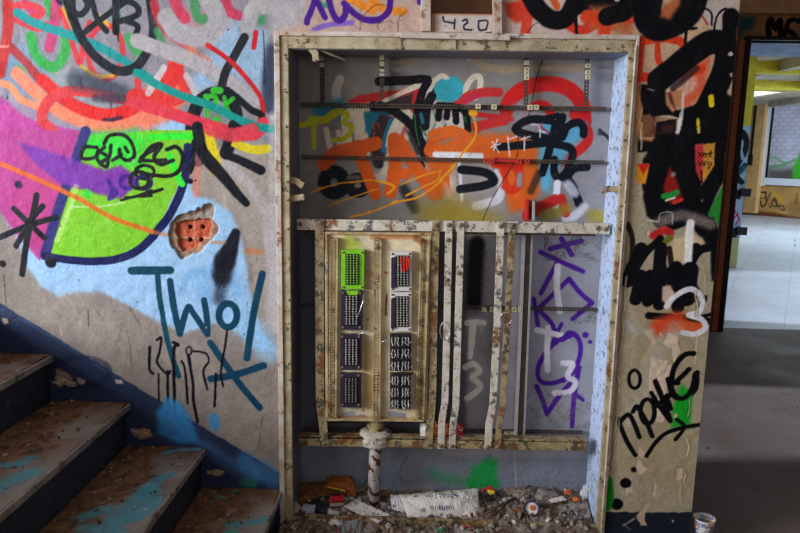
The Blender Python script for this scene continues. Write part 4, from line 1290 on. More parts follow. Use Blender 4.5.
def rim(b):
    o_ = P((324.8, 231.8), (431.5, 233), (424.5, 422), (325.4, 421)); i_ = P((327.5, 234.2), (429, 235.4), (422, 419.5), (328, 418.5))
    for y0, y1 in ((TY, TY+.035),):
        vo = [b.verts.new((u, y0, v)) for u, v in o_]; vi = [b.verts.new((u, y0, v)) for u, v in i_]
        vob = [b.verts.new((u, y1, v)) for u, v in o_]; vib = [b.verts.new((u, y1, v)) for u, v in i_]
        for k in range(4):
            m = (k+1) % 4
            for f in ((vo[k], vo[m], vi[m], vi[k]), (vo[k], vob[k], vob[m], vo[m]), (vi[k], vi[m], vib[m], vib[k]), (vob[k], vib[k], vib[m], vob[m])): b.faces.new(f)
part('rim', M['board'], tb, rim, .001)
for a_, b_, n in (((332.5, 238), (331, 418), 62), ((377, 238), (376, 420), 62), ((425.5, 240), (420, 419), 62)):
    slotted('wiring_strip', a_, b_, 5.6, TY-.004, M['duct'], tb, n)
part('strip_edge', M['board'], tb, lambda b: (strip(b, [(337, 238), (335.5, 418)], 2, TY-.006, .02), strip(b, [(380.6, 240), (379.5, 419)], 1.6, TY-.006, .02), strip(b, [(429, 240), (423.4, 419)], 1.6, TY-.008, .02), strip(b, [(421.2, 239), (416, 418)], 1.8, TY-.004, .02)))
bolt(377, 247, TY-.006, tb)
PY = TY-.012
def pins(mat, xs, ys, Y, parent, rad=.0021, drop=.004, cluster=False, rnd=.0):
    for k, cx_ in enumerate(xs):
        def f(b):
            for j, cy_ in enumerate(ys):
                jx, jy = random.uniform(-rnd, rnd), random.uniform(-rnd, rnd)
                q = at(cx_(cy_) if callable(cx_) else cx_, cy_, Y)
                tube(b, [(q[0], Y+.004, q[2]), (q[0]+jx*.5, Y-.004, q[2]), (q[0]+.0012+jx, Y-.007, q[2]-.0015+jy)], rad, 6)
        part('pin_column', mat, parent, f, smooth=False)
def block(x0, y0, x1, y1, mat, pmat, label, npx=4, rows=12, px0=None, px1=None, plate2=None):
    t = part('terminal_block', mat, tb, lambda b: prism(b, P((x0, y0), (x1, y0), (x1-.4, y1), (x0-.2, y1), Y=PY), PY, TY+.008), .0012, label)
    part('block_core', M['dark'], t, lambda b: prism(b, P((px0-2.0, y0+4), (px1+1.6, y0+4), (px1+1.4, y1-4.4), (px0-2.2, y1-4.4), Y=PY-.004), PY-.004, PY+.001), .0005)
    if plate2: part('side_plate', plate2, t, lambda b: prism(b, P((x0+.6, y0+6.5), (px0-2.2, y0+5), (px0-2.2, y1-3), (x0+.4, y1-3), Y=PY-.006), PY-.006, PY+.001), .0005)
    pins(pmat, [px0+(px1-px0)*k/(npx-1) for k in range(npx)], [y0+5.5+(y1-y0-12)*j/(rows-1) for j in range(rows)], PY-.004, t, .0028, rnd=.0006)
    for sx_, sy_ in ((x0+2, y0+2.3), (x1-2.4, y0+2.3), (x0+2, y1-2.3), (x1-2.4, y1-2.3)): bolt(sx_, sy_, PY, t, True)
    return t
block(341.5, 250, 364.5, 289.3, M['green_plate'], M['pin_green'], 'bright green sprayed top left block', 4, 12, 347.5, 357)
block(341, 291, 362.5, 330, M['plum'], M['pin'], 'dark block with a green sprayed upper edge', 4, 12, 346.5, 356.5)
block(340.6, 334.5, 361.5, 370, M['plum'], M['pin'], None, 4, 11, 346, 356.5)
block(340.4, 373.5, 361, 407.5, M['plum'], M['pin_dull'], None, 4, 11, 346, 356)
wb_ = block(390.6, 251.5, 412.2, 291, M['white_plate'], M['pin'], 'white block with red spray across its pins', 4, 12, 398, 407.5, M['plum'])
block(390.4, 292.3, 411.8, 331.5, M['white_plate'], M['pin'], 'white block', 4, 12, 397.5, 407, M['plum'])
part('spray_blot', M['pin_red'], wb_, lambda b: [tube(b, [tuple(at(401+2.6*k, 256+abs(k-1), PY-.02)), tuple(at(402+2.6*k, 272-k, PY-.02))], .0028, 6) for k in range(4)], 0, 'red sprayed pins')
part('spray_edge', M['green_plate'], tb, lambda b: prism(b, P((346, 290.6), (359, 290.6), (357, 296), (349, 296), Y=PY-.001), PY-.0035, PY), .001, 'green overspray on the dark block')
def clusterblock(x0, y0, x1, y1):
    t = part('terminal_block', M['plum'], tb, lambda b: prism(b, P((x0, y0), (x1, y0), (x1, y1), (x0, y1), Y=PY), PY, TY+.008), .0012, 'dark block with six clusters of bent pins')
    hh = (y1-y0)/3
    for r_ in range(3):
        for c_ in range(2):
            cx_ = x0+5.2+c_*10.4; cy_ = y0+hh*(r_+.5)
            u = part('connector', M['dark'], t, lambda b: prism(b, P((cx_-4.2, cy_-4.6), (cx_+4.2, cy_-4.6), (cx_+4.2, cy_+4.6), (cx_-4.2, cy_+4.6), Y=PY-.012), PY-.012, PY+.001), .001)
            def f(b):
                for i_ in range(3):
                    for j_ in range(4):
                        q = at(cx_-2.9+i_*2.9, cy_-3+j_*2.0, PY-.012)
                        tube(b, [(q[0], PY-.01, q[2]), (q[0]+random.uniform(-.002, .002), PY-.02, q[2]+random.uniform(-.001, .002)), (q[0]+random.uniform(-.004, .004), PY-.028, q[2]-random.uniform(.002, .007))], .0017, 6)
                for s_ in (-1, 1):
                    q = at(cx_+s_*(5.2 if s_*(c_-.5) > 0 else 3), cy_+2, PY-.012); tube(b, [(q[0]-s_*.006, PY-.006, q[2]), (q[0]+s_*.004, PY-.012, q[2])], .0022, 6)
            part('pin_cluster', M['pin'], t, f)
clusterblock(390, 334, 411, 371); clusterblock(390, 373.5, 410.5, 409)
def wire(pts, Y, r, label, mat='wire'):
    o = part('loose_wire', M[mat], None, lambda b: tube(b, [tuple(at(x, y, Y+dy)) for x, y, dy in pts], r, 6), 0, None, True)
    return tag(o, label, 'wire')
wire([(358, 334.5, 0), (364, 332.5, -.012), (370, 331.6, -.01), (376, 329.5, 0)], .02, .0022, 'pale twisted wire sticking out between the left pin blocks and the middle strip')
wire([(379.5, 343, 0), (384, 341, -.008), (390.5, 338.6, 0)], .02, .0018, 'short pale wire left of the clustered right hand pin blocks')
wire([(364, 293, 0), (362.5, 303, -.01), (359.5, 312, -.012), (357, 318, -.004)], .02, .0018, 'grey wire hanging beside the second block of the left column')
tag(part('metal_rod', M['clamp'], None, lambda b: tube(b, [tuple(at(316, 47.5, .03)), tuple(at(330, 54, .05)), tuple(at(345, 60, .07))], .0042, 8), 0, None, True), 'thin bright rod leaning out of the top left corner of the cabinet', 'rod')
wire([(528, 236, 0), (534, 233, -.003), (541, 231, 0)][:0] or [(481, 253, 0), (487, 246.5, -.01), (493, 238.5, -.02)], DEP-.01, .0012, 'thin pale wire across the black sprayed oval behind the flat bars')
def ringo(cx_, cy_, rx, ry, Y, label):
    pts = [tuple(at(cx_+rx*math.cos(a), cy_+ry*math.sin(a), Y+.006*math.sin(a))) for a in np.linspace(.2, 6.1, 26)]
    tag(part('wire_ring', M['wire'], None, lambda b: tube(b, pts, .0019, 6), 0, None, True), label, 'wire ring')
ringo(445, 331, 5, 9, RY-.016, 'oval wire ring hung on the narrow bar right of the terminal box')
ringo(506, 318.5, 5.8, 6, RY-.016, 'round wire ring hung on the right hand pair of bars')
# conduit with flange
cd = thing('conduit', tuple(at(374, 500, .10)), 'rust streaked conduit pipe with a wide flange under the terminal box', 'pipe')
fc = at(375.5, 436, .10); X0, Z0 = float(fc[0]), float(fc[2]); u = 1/258.
def cyl(b, prof): lathe(b, [(.0005, prof[0][1])]+prof+[(.0005, prof[-1][1])], (X0, .10, Z0), 36)
part('flange', M['cream'], cd, lambda b: cyl(b, [(14*u, -9*u), (17*u, -7*u), (17.5*u, -1*u), (16*u, 1*u), (17*u, 2.2*u), (17*u, 5*u), (13*u, 7*u), (9*u, 7.5*u)]), .0008)
part('collar', M['cream_rusty'], cd, lambda b: cyl(b, [(8.6*u, 7*u), (8.6*u, 11*u), (9.6*u, 12*u), (9.6*u, 16*u), (8.6*u, 17*u), (8.6*u, 22*u)]), .0005)
b = NB('spiral stained pipe'); wv = b.n.new('ShaderNodeTexWave'); wv.wave_type = 'BANDS'; mp_ = b.n.new('ShaderNodeMapping'); mp_.inputs['Rotation'].default_value = (0, R(38), 0)
b.link(b.tc.outputs['Object'], mp_.inputs[0]); b.link(mp_.outputs[0], wv.inputs['Vector']); wv.inputs['Scale'].default_value = 8; wv.inputs['Distortion'].default_value = 14; wv.inputs['Detail'].default_value = 4
n = b.noise(50, 6, .7); c = b.mix(b.ramp(n, [(.4, K0), (.6, W1)]), hexc('aaa29e'), hexc('c4bcb8'))
n9 = b.noise(14, 4, .7); mm = b.n.new('ShaderNodeMath'); mm.operation = 'MULTIPLY'; b.link(wv.outputs[0], mm.inputs[0]); b.link(b.ramp(n9, [(.38, K0), (.55, W1)]), mm.inputs[1])
c = b.mix(b.ramp(mm.outputs[0], [(.5, K0), (.62, W1)]), c, hexc('5a2018')); b.bump(wv.outputs[0], .3, .003); M['spiral'] = b.done(c, .4)
part('pipe', M['spiral'], cd, lambda b: tube(b, [(X0, .10, Z0-7*u), (X0-.004, .10, Z0-40*u), (X0-.006, .10, .04)], 6.3*u, 24), 0, None, True)

# box above the cabinet with the 420 plate
hb = thing('ceiling_box', (float(at(460, 20)[0]), 0, 2.0), 'rusty steel box frame above the cabinet, closed below by a plate marked 420', 'steel box')
part('post', M['white_metal'], hb, lambda b: prism(b, px2([(420.5, -60), (430.8, -60), (431, 31), (421, 31)], -.02), -.02, .01), .002)
part('post', M['white_metal'], hb, lambda b: prism(b, px2([(492.6, -60), (502, -60), (502.4, 34), (493, 34)], -.02), -.02, .01), .002)
part('box_interior', M['plaster_brown'], hb, lambda b: box(b, BX0+.01, BX1-.01, .16, .17, BZ, 2.36))
part('box_wall', M['plaster_brown'], hb, lambda b: (box(b, BX0, BX0+.01, .012, .17, BZ, 2.36), box(b, BX1-.01, BX1, .012, .17, BZ, 2.36), box(b, BX0, BX1, .012, .17, BZ-.003, BZ+.004)))
pa, pb = at(431.2, 33, -.004), at(492.5, 13, -.004)
pl = Paint(1, -.004, float(pa[0]), float(pb[0]), float(at(460, 32.5, -.004)[2]), float(at(460, 14, -.004)[2]), .002, 'cdbeb8', 101)
pl.mottle(18, .08, 102); pl.draw("""
Z 400 0 .125
b87850 40 .6 .6 260 130 262 250
c07850 14 .6 .7 260 112 740 118
c08060 16 .6 .6 300 262 500 262
243048 15 .12 1 345 135 352 168 390 178 432 186
243048 15 .12 1 440 155 434 228
243048 15 .12 1 502 168 530 155 540 180 512 205 520 235 572 240
243048 15 .12 1 630 168 700 168 690 236
243048 15 .12 1 690 236 634 238 628 168
303848 14 .3 1 690 262 740 262
""")
pl.chips(25, ['8a5a3c', 'a08070'], .001, .003, 103)
pl.build('number_plate', M['panel'], parent=hb)
part('plate_core', M['white_metal'], hb, lambda b: box(b, float(pa[0]), float(pb[0]), -.003, .012, float(at(460, 32.5)[2]), float(at(460, 14)[2])))
part('lip', M['white_metal'], hb, lambda b: strip(b, [(400, 35), (460, 36.4), (510, 37.6)], 5, -.03, .025), .001)

# ------------------------------------------------------------------ staircase
#stairs
st = thing('staircase', (-1.2, -.05, 0), 'dirty concrete staircase with navy risers climbing left along the painted wall', 'staircase')
YS = -2.05
M['riser'] = metal_mat('navy riser paint', '283248', '3c3c40', '5a4232', .25, .5, '1e2636', .6)
M['nosing'] = metal_mat('worn grey nosing', 'a09890', '5c4a38', '5e4028', .5, .4, '7a726a', .5)
for i in range(1, 6):
    x0, x1, z = NX[i-1]-.02, NX[i], NZ[i]
    tp = Paint(2, z, x0, x1-.012, YS, -.003, .005 if i > 1 else .008, '90867e', 200+i)
    tp.mottle(30, .18, 210+i)
    A_, B_ = np.meshgrid(tp.a, tp.b)
    nn = fbm(A_.shape, 22, 220+i, 5)
    dm = sm(-.02, .045, (x1-.125-A_)+(nn-.5)*.20)+sm(-.20, -.01, B_+(nn-.5)*.14)*.7+sm(.5, .7, nn)*.4
    dm = np.clip(dm, 0, 1)*.95; W = (slice(0, tp.ny), slice(0, tp.nx)); tp.lay(W, dm, '80583a')
    tp.lay(W, sm(.52, .66, fbm(A_.shape, 7, 230+i, 4))*dm*.8, '503420'); tp.lay(W, sm(.60, .70, fbm(A_.shape, 3, 240+i, 3))*dm*.6, '9a7046')
    tp.h += dm*(fbm(A_.shape, 4, 250+i, 3)*.008)
    if i == 3: tp.draw("""
Z 0 383 .2814
4fa6c0 50 .7 .8 -40 300 60 290 110 270
4fa6c0 90 .6 .8 -60 400 40 350 110 320
""")
    if i == 4: tp.draw("""
Z 0 383 .2814
4fa6c0 60 .6 .8 300 480 380 450
4fa6c0 90 .6 .85 400 500 470 440 533 380
4fa6c0 60 .6 .8 300 520 420 533
Z 140 383 .2814
58a8c8 26 .5 .9 90 252 140 240 205 238
4fa6c0 50 .6 .8 10 400 60 350 105 325
4fa6c0 60 .6 .8 -20 480 60 420
60b0c8 14 .5 .7 140 290 150 290
""")
    if i == 5: tp.draw("""
Z 140 383 .2814
4fa6b8 40 .6 .8 320 505 400 495 440 485
40b0a0 26 .6 .7 310 530 340 525
50b0c0 20 .6 .7 330 388 345 385
50b0a0 18 .6 .6 270 405 300 410
""")
    tp.chips(60, ['3a2a1c', 'a89478', 'c8bca8'], .003, .008, 260+i, h=.002)
    tp.build('tread', M['tread'], parent=st, gam=1.0)
    part('step_block', M['riser'], st, lambda b: box(b, x0, x1-.025, YS, -.002, NZ[i]-.35 if i < 4 else 0, z-.004), 0, 'navy painted riser')
    part('nosing', M['nosing'], st, lambda b: box(b, x1-.013, x1, YS-.002, -.002, z-.026, z+.0005), .004)

# ------------------------------------------------------------------ debris
M['vcol'] = painted_mat('litter', .55, 300, .3, .001)
def rockbm(bm, lay, c, s, col, seed):
    g = random.Random(seed); r_ = bmesh.ops.create_icosphere(bm, subdivisions=1, radius=1)
    rot = Matrix.Rotation(g.random()*6, 3, Vector((g.random()-.5, g.random()-.5, g.random()-.5)).normalized())
    sx_, sy_, sz_ = s*g.uniform(.6, 1.5), s*g.uniform(.6, 1.3), s*g.uniform(.35, .9)
    for v in r_['verts']:
        q = v.co*g.uniform(.75, 1.2); q = rot @ Vector((q.x*sx_, q.y*sy_, q.z*sz_)); v.co = q+Vector(c)
        v[lay] = col
def lin(h, k=1.0): c = hexc(h); return (c[0]*k, c[1]*k, c[2]*k, 1)
def rubble_h(x, y):
    rise = .035+.27*(y+.03)+(.025 if x > .2 else 0)*min(1, max(0, (x-.2)*4)); rise = min(rise, .105+(.02 if x > .3 else 0))
    if y < -.02: rise = max(0, .04+(y+.02)*.30)
    return rise
gx, gy = 260, 90; xs = np.linspace(-.556, .712, gx); ys = np.linspace(-.20, .195, gy)
nz = fbm((gy, gx), 16, 301, 5); nz2 = fbm((gy, gx), 5, 302, 3)
pc = Paint(2, 0, 0, 1, 0, 1, 1/(gx-1), '7c726a', 303)
bm = bmesh.new(); lay = bm.verts.layers.float_color.new('Col'); vs = []
pal = ['7c7068', '8c8078', '6a5646', '968c84', '5c4a3c']
for j in range(gy):
    row = []
    for i in range(gx):
        h = rubble_h(xs[i], ys[j])+(nz[j, i]-.5)*.05+(nz2[j, i]-.5)*.015
        v = bm.verts.new((xs[i], ys[j], max(h, .001 if ys[j] < -.03 else .004))); k = .6+.9*nz2[j, i]
        brown = float(sm(.45, .6, nz[j, i])); a_, b_ = lin('8c827a', k), lin('6c5036', k); v[lay] = tuple(a_[q]*(1-brown*.6)+b_[q]*brown*.6 for q in range(3))+(1,)
        row.append(v)
    vs.append(row)
for j in range(gy-1):
    for i in range(gx-1): bm.faces.new([vs[j][i], vs[j][i+1], vs[j+1][i+1], vs[j+1][i]])
g = random.Random(5)
cols = ['7c7470', '8a827c', '5c4c40', '9c948c', '5a4434', '7a6a5c', '8a7060', '6a625c', '4a3a30', '6c6460', '544438', 'b8b0a8']
for k in range(1900):
    x, y = g.uniform(-.55, .70), g.uniform(-.16, .185); s_ = g.choice([.004, .005, .006, .008, .011, .015])
    rockbm(bm, lay, (x, y, rubble_h(x, y)+(nz[min(gy-1, int((y+.20)/.395*gy)), min(gx-1, int((x+.556)/1.268*gx))]-.5)*.05+s_*.3), s_, lin(g.choice(cols), g.uniform(.9, 1.5)), k)
o = finish('rubble', bm, M['vcol']); tag(o, 'grey brown plaster rubble heaped in the bottom of the cabinet', 'rubble', kind='stuff')
# crumbs lying on the steps and floor
bm = bmesh.new(); lay = bm.verts.layers.float_color.new('Col')
for k in range(750):
    i = g.choice([2, 3, 3, 4, 4, 5, 5]); yy = -abs(g.gauss(0, .33)); 
    if yy < -1.9: continue
    x0, x1 = NX[i-1], NX[i]-.04; xx = x0+abs(g.gauss(0, .10)) if g.random() < .7 else g.uniform(x0, x1)
    if xx > x1: continue
    s_ = g.choice([.0015, .002, .0025, .003, .003, .004, .006]); rockbm(bm, lay, (xx, yy-.008, NZ[i]+.004+s_*.3), s_, lin(g.choice(['7a6448', '6a4c30', '9a886c', '3a2818', '8a6a44', '4a3422', '7a4a28', 'a89878']), g.uniform(.7, 1.2)), 3000+k)
for k in range(70):
    xx, yy = g.uniform(1.15, 3), g.uniform(.1, 3.3); s_ = g.choice([.003, .004, .006]); rockbm(bm, lay, (xx, yy, s_*.4), s_, lin(g.choice(['8a7458', '5a4a3c', 'b4a48c']), 1), 5000+k)
for k in range(70):
    xx, yy = g.uniform(4.5, 12), g.uniform(5, 14.5); s_ = g.choice([.01, .015, .02]); rockbm(bm, lay, (xx, yy, s_*.3), s_, lin(g.choice(['6a6460', '5a4a3c', '8a5a40']), 1), 6000+k)
o = finish('debris_crumbs', bm, M['vcol']); tag(o, 'small crumbs of plaster and dirt scattered over the steps and floors', 'debris', kind='stuff')
def lump(name, c, s, col, label, cat, seed, group=None, flat=1.0, sub=3):
    bm = bmesh.new(); lay = bm.verts.layers.float_color.new('Col'); gg = random.Random(seed); r_ = bmesh.ops.create_icosphere(bm, subdivisions=sub, radius=1)
    from mathutils import noise
    for v in r_['verts']:
        n_ = noise.noise(v.co*1.3+Vector((seed, 0, 0)))*.55+noise.noise(v.co*4+Vector((0, seed, 0)))*.2
        q = v.co*(1+n_); v.co = Vector((q.x*s[0], q.y*s[1], q.z*s[2]*flat)); v[lay] = lin(col, 1+n_*.4)
    o = finish(name, bm, M['vcol']); o.location = c; tag(o, label, cat, group); return o
def sheet(name, cor, label, cat, colfn, amp=.006, bulge=0.0, nu=40, nv=16, th=.0015, seed=0, seeds=3.0):
    """crumpled sheet spanned by 4 corners (photo pixel x, y, depth): top left, top right, bottom right, bottom left"""
    from mathutils import noise
    q = [Vector(at(*c)) for c in cor]; c0 = sum(q, Vector())/4; bm = bmesh.new(); lay = bm.verts.layers.float_color.new('Col')
    nrm = (q[1]-q[0]).cross(q[3]-q[0]).normalized(); nrm = nrm if nrm.y < 0 else -nrm; rows = []
    for j in range(nv+1):
        row = []
        for i in range(nu+1):
            a, b_ = i/nu, j/nv; p_ = (q[0]*(1-a)+q[1]*a)*(1-b_)+(q[3]*(1-a)+q[2]*a)*b_
            L = noise.noise(Vector((a*seeds*3, b_*seeds, seed)))*amp*1.6+abs(noise.noise(Vector((a*seeds*8, b_*seeds*3, seed+9))))*amp
            p_ = p_+nrm*(L+bulge*math.sin(math.pi*min(max(b_, 0), 1))*math.sin(math.pi*min(1, a*1.0+.0))**.5)-c0
            v = bm.verts.new(p_); v[lay] = lin(colfn(a, b_, random.Random(int(a*997+b_*7919+seed)))); row.append(v)
        rows.append(row)
    for j in range(nv):
        for i in range(nu): bm.faces.new([rows[j][i], rows[j][i+1], rows[j+1][i+1], rows[j+1][i]])
    o = finish(name, bm, M['vcol'], smooth=False); o.location = c0
    s_ = o.modifiers.new('thickness', 'SOLIDIFY'); s_.thickness = th
    return tag(o, label, cat)
def flat(c): return lambda a, b_, r_: c
def bagcol(a, b_, r_):
    if .30 < a < .72 and .30 < b_ < .40 and math.sin(a*160) > -.3: return '4c5468'
    if .42 < a < .68 and .42 < b_ < .50 and math.sin(a*120) > -.2: return '646a7c'
    if .34 < a < .66 and .72 < b_ < .82 and math.sin(a*210) > -.2: return '59647e'
    if .20 < a < .27 and .76 < b_ < .84: return '8c94a8'
    if .16 < a < .22 and .22 < b_ < .32: return 'b06060'
    if .38 < a < .62 and .10 < b_ < .22 and math.sin(a*90+b_*60) > .3: return '9a9488'
    return 'f0eae4' if b_ > .2 else 'e0d8cc'
sheet('paper_bag', ((398, 495, .13), (478, 488.5, .17), (481, 520, .05), (408, 518, .03)), 'long crumpled white bag with faded blue printing lying on the rubble', 'paper bag', bagcol, .0045, .045, 96, 30, .003, 3, 3)
sheet('paper_sheet', ((390, 494.5, .13), (406, 496, .12), (404, 512, .05), (392, 509.5, .06)), 'small white paper tucked under the left end of the crumpled printed bag', 'paper', flat('e8e2e6'), .004, .004, 14, 10, .001, 5)
sheet('cardboard_sheet', ((356, 499, .10), (389.5, 514.5, .02), (378, 523, -.02), (344, 506, .05)), 'pale rectangular board lying tilted in front of the pipe', 'board', lambda a, b_, r_: 'e8e2de' if r_.random() > .12 else 'b0a498', .002, 0, 24, 12, .004, 6)
sheet('cardboard_scrap', ((296, 484, .16), (329, 482, .17), (332, 494, .10), (301, 502, .08)), 'crumpled ribbed brown cardboard in the left corner of the cabinet floor', 'cardboard', lambda a, b_, r_: '8c5a34' if int(a*24) % 2 else '6e4426', .010, .015, 48, 14, .002, 7)
sheet('leather_pouch', ((326, 477.5, .185), (352, 477.5, .185), (356, 496, .13), (328, 493, .13)), 'orange brown crumpled pouch standing against the back of the cabinet', 'pouch', flat('9c5a28'), .008, .02, 20, 14, .006, 8)
sheet('label_strip', ((325, 486, .12), (345, 490, .11), (345, 494, .09), (329, 490, .10)), 'yellow and black strip of packaging on the brown cardboard', 'packaging', lambda a, b_, r_: 'd8a820' if b_ < .55 else '1c1814', .004, .003, 16, 6, .001, 9)
def pack(name, px, Y, w, d, h, rz, rx, mats, label, cat):
    q = at(*px, Y); t = thing(name, tuple(q), label, cat)
    def f(b): box(b, -w/2, w/2, -d/2, d/2, -h/2, h/2)
    rot = Matrix.Rotation(rz, 4, 'Z') @ Matrix.Rotation(rx, 4, 'X')
    bm = bmesh.new(); f(bm); bmesh.ops.transform(bm, matrix=Matrix.Translation(q) @ rot, verts=bm.verts); finish('carton', bm, M[mats[0]], t, bev=.002)
    if mats[1]:
        bm = bmesh.new(); box(bm, -w/2-.0006, w/2+.0006, -d/2-.0006, d/2+.0006, h*.05, h/2+.0006); bmesh.ops.transform(bm, matrix=Matrix.Translation(q) @ rot, verts=bm.verts); finish('flap', bm, M[mats[1]], t, bev=.001)
    return t
M['paper_white'] = plain('white carton', 'd8d0c8', .5); M['paper_red'] = plain('red carton', 'b01c28', .45); M['foil'] = plain('pale foil', 'b8c8dc', .25, .3)
M['blue_can'] = plain('blue can', '243c74', .3, .3); M['orange'] = plain('orange scrap', 'd06428', .5); M['stick'] = plain('brown stick', '5e4030', .7, 0, .3, 30); M['yellowp'] = plain('yellow print', 'e0b820', .4)
pack('cigarette_packet', (337, 501, ), .06, .055, .022, .042, .2, .5, ('paper_white', 'paper_red'), 'red and white carton lying open on the rubble left of the pipe', 'packet')
pack('foil_carton', (309, 509), .02, .052, .03, .022, -.1, .35, ('foil', None), 'small pale blue carton in the left part of the rubble', 'packet')
sheet('crisp_packet', ((481, 490, .16), (490, 485.5, .17), (501, 495, .12), (484, 503, .10)), 'red, black and yellow packet standing right of the crumpled printed bag', 'packet', lambda a, b_, r_: 'c42418' if a+(1-b_) > 1.25 or b_ < .25 else ('e0b820' if a > .45 and (a-.65)**2+(b_-.5)**2 < .06 else '1c1a20'), .004, .01, 22, 18, .003, 11)
sheet('foil_scrap', ((312, 519, .0), (323, 515, .02), (323, 519, .0), (315, 523, -.02)), 'silver triangular foil scrap at the left of the rubble', 'foil', flat('c4d0dc'), .003, .002, 10, 6, .001, 12)
sheet('dark_wrapper', ((316, 498, .08), (328, 505, .05), (326, 518, .0), (312, 508, .03)), 'dark plastic wrapper behind the silver foil scrap', 'wrapper', flat('1a1e28'), .006, .006, 14, 10, .001, 13)
sheet('beige_card', ((286, 512, .02), (296, 501, .05), (302, 508, .03), (290, 520, -.01)), 'beige card leaning in the lower left corner of the cabinet', 'card', flat('a89c88'), .002, 0, 8, 8, .001, 14)
sheet('grey_slat', ((366, 497, .13), (370, 496, .13), (392, 507, .08), (390, 510, .07)), 'grey blue slat lying beside the foot of the pipe', 'slat', flat('8c94a0'), .001, 0, 6, 6, .004, 15)
sheet('plank_scrap', ((354, 490, .19), (392, 492, .19), (392, 495, .15), (354, 494.5, .15)), 'thin brown plank lying against the cabinet back behind the pipe', 'plank', flat('7a5438'), .001, 0, 12, 4, .006, 16)
sheet('white_paper_scrap', ((328, 508, .05), (340, 512, .04), (337, 518, .01), (326, 514, .02)), 'white folded paper scrap between the dark wrapper and the tilted board', 'paper', flat('ccc8c4'), .004, .003, 12, 8, .001, 24)
sheet('brown_card_scrap', ((305, 500, .12), (318, 497, .13), (322, 504, .09), (308, 507, .08)), 'brown card scrap on top of the rubble above the pale blue carton', 'card', flat('7a5a40'), .003, .003, 12, 8, .001, 25)
sheet('blue_wrapper', ((383, 512, .04), (394, 514, .03), (392, 520, .0), (382, 517, .02)), 'blue grey wrapper between the tilted board and the printed bag', 'wrapper', flat('6a7c98'), .004, .003, 12, 8, .001, 26)
sheet('white_strip', ((548, 500, .10), (562, 496, .12), (567, 500, .10), (552, 503, .09)), 'curled white strip left of the orange scraps at the right rear', 'strip', flat('d8d0c8'), .003, .006, 14, 5, .001, 27)
sheet('torn_paper', ((341, 520, .0), (364, 518, .01), (361, 533, -.05), (343, 533, -.05)), 'grey torn paper at the front edge of the rubble', 'paper', flat('8a8a90'), .006, .004, 18, 12, .001, 17)
sheet('red_scrap', ((456, 524.5, .0), (472, 524, .0), (471, 527, -.01), (458, 527, -.01)), 'thin pink red scrap in front of the crumpled printed bag', 'scrap', flat('d04848'), .001, 0, 8, 4, .001, 18)
lump('plaster_piece', tuple(at(335, 522, .0)), (.032, .022, .02), 'd8d4d0', 'white crumpled plaster piece at the front left of the rubble', 'plaster piece', 2)
lump('red_scrap', tuple(at(336, 531.5, -.03)), (.02, .014, .010), 'b02430', 'small dark red scrap at the very front of the rubble below the white plaster piece', 'scrap', 3)
lump('orange_scrap', tuple(at(376, 531, -.03)), (.018, .012, .01), 'c8643c', 'small orange scrap below the tilted pale board', 'scrap', 4)
lump('orange_scrap', tuple(at(568, 492, .16)), (.014, .012, .012), 'c8602c', 'upper orange scrap at the right rear of the rubble', 'scrap', 5)
lump('orange_scrap', tuple(at(576, 499, .12)), (.014, .01, .008), 'd06a30', 'lower bright orange scrap at the right rear of the rubble', 'scrap', 6)
lump('orange_scrap', tuple(at(517, 511, .05)), (.022, .014, .010), 'a85c38', 'rusty orange scrap left of the blue can', 'scrap', 7)
lump('plaster_piece', tuple(at(585, 492, .15)), (.016, .012, .028), 'c8c8cc', 'upright white plaster piece in the right rear corner of the rubble', 'plaster piece', 8)
lump('plaster_chunk', tuple(at(545, 494, .15)), (.05, .03, .022), '857d78', 'large grey plaster chunk behind the blue can', 'plaster chunk', 9, None)
lump('plaster_chunk', tuple(at(530, 492, .16)), (.03, .02, .02), '706860', 'dark grey plaster chunk left of the largest chunk at the rear', 'plaster chunk', 10)
lump('plaster_chunk', tuple(at(505, 523, .0)), (.035, .02, .016), '7c7068', 'grey plaster chunk at the front of the rubble below the packet', 'plaster chunk', 12)
lump('plaster_chunk', tuple(at(525, 529, -.02)), (.035, .02, .014), '8c847c', 'pale plaster chunk in front of the cabinet sill', 'plaster chunk', 13)
lump('green_scrap', tuple(at(441, 530, -.03)), (.012, .01, .012), '208838', 'small green scrap in front of the crumpled printed bag', 'scrap', 14)
for i, (a_, b_, r_, tx) in enumerate((((482, 516, .02), (516, 498, .12), .006, 'long brown stick lying across the rubble beside the printed bag'), ((484, 522, .0), (505, 507, .07), .004, 'shorter brown stick in front of the long one'), ((304, 511, .01), (303, 532, -.06), .0035, 'thin pale stick at the left front of the rubble'), ((315, 523, -.01), (321, 533, -.05), .003, 'thin stick beside the silver foil scrap'))):
    tag(part('stick', M['stick'], None, lambda b: tube(b, [tuple(at(*a_)), tuple((at(*a_)+at(*b_))/2+np.array([0, 0, .004])), tuple(at(*b_))], r_, 7), 0, None, True), tx, 'stick')
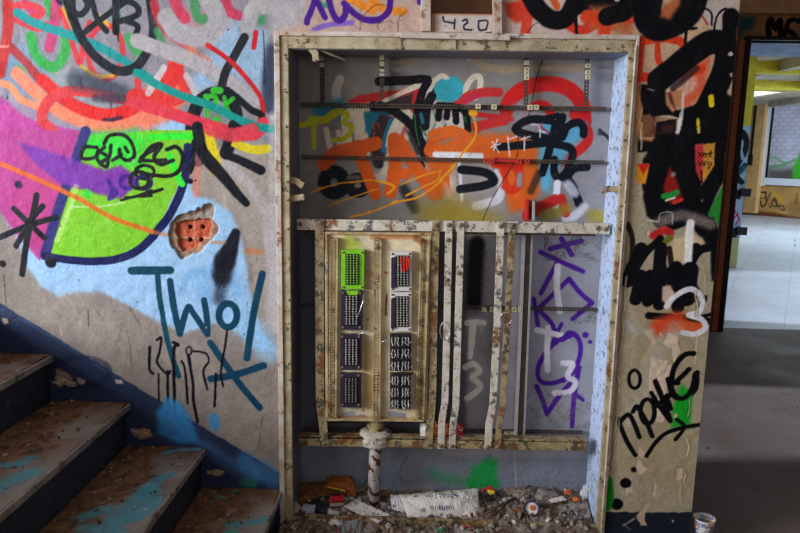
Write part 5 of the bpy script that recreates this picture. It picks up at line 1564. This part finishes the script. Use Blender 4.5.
# open tin on its side
cc = at(531.5, 508.5, .05); tn = thing('tin_can', tuple(cc), 'open blue tin with a white lining lying on the rubble', 'can'); ax = Vector((-.15, -.75, .62)).normalized()
bm = bmesh.new(); tube(bm, [Vector(cc)-ax*.03, Vector(cc), Vector(cc)+ax*.008], .030, 24, [.026, .029, .031]); bmesh.ops.delete(bm, geom=[f for f in bm.faces if len(f.verts) > 4 and f.calc_center_median().y < cc[1]], context='FACES'); finish('can_body', bm, M['blue_can'], tn, smooth=True).modifiers.new('t', 'SOLIDIFY').thickness = .001
bm = bmesh.new(); tube(bm, [Vector(cc)-ax*.022, Vector(cc)-ax*.004], .026, 20); finish('lining', bm, M['paper_white'], tn)
bm = bmesh.new(); tube(bm, [Vector(cc)-ax*.004+Vector((.004, 0, .004)), Vector(cc)-ax*.001+Vector((.004, 0, .004))], .011, 10); finish('content', bm, M['orange'], tn)
# crumpled foil bag on the lower rail behind the bars
def foilcol(a, b_, r_):
    if (a-.42)**2*1.2+(b_-.45)**2 < .09: return 'd07838'
    return 'a82820' if a > .12 and r_.random() > .12 else 'c8c8c0'
sheet('foil_bag', ((420, 419, .085), (463, 424, .085), (463, 441, .07), (420, 440, .07)), 'crumpled red and orange bag sitting on the lower rail behind the flat bars', 'bag', foilcol, .006, .012, 36, 14, .003, 21)
# paper cup at the foot of the pier
cb = at(702, 541.5, 0.001, 2); cu = thing('paper_cup', tuple(cb), 'white paper cup with orange and blue print on the floor by the pier', 'cup')
b = NB('printed cup'); n = b.noise(28, 3); c = b.ramp(n, [(.36, hexc('e8e4e0')), (.43, hexc('e8e4e0')), (.46, hexc('4a8cc8')), (.52, hexc('e07a40')), (.56, hexc('f0e8e0')), (.64, hexc('e0b030'))]); c.node.color_ramp.interpolation = 'CONSTANT'
M['cup'] = b.done(c, .35)
def cupf(b_):
    lathe(b_, [(.0005, 0), (.030, 0), (.041, .098), (.0425, .102), (.0425, .104), (.040, .104), (.0395, .098), (.029, .004), (.0005, .004)], tuple(cb), 32)
part('cup_wall', M['cup'], cu, cupf, smooth=True)
part('cup_rim', M['paper_white'], cu, lambda b_: lathe(b_, [(.0415, .100), (.0437, .102), (.0434, .1055), (.0408, .106), (.0404, .102), (.0415, .100)], tuple(cb), 32), smooth=True)
part('drink_rest', M['dark'], cu, lambda b_: [lathe(b_, [(.0005, .03), (.0285, .03)], tuple(cb), 24)], smooth=True)
# plaster lumps in the step corners
for i, (x, y, s_, tx) in enumerate(((61, 381, .022, 'broken plaster lump in the corner of the second step by the wall'), (72, 384, .016, 'smaller plaster lump right of the lump in the second step corner'), (143, 434, .026, 'pinkish plaster lump in the corner of the third step by the wall'), (217, 473, .016, 'plaster lump in the corner of the lowest visible step by the wall'))):
    lump('plaster_lump', tuple(at(x, y, -.018)), (s_*1.3, s_*.6, s_*.8), ('a89080', '9c8474', '9c7c6c', 'a08878')[i], tx, 'plaster lump', 40+i)
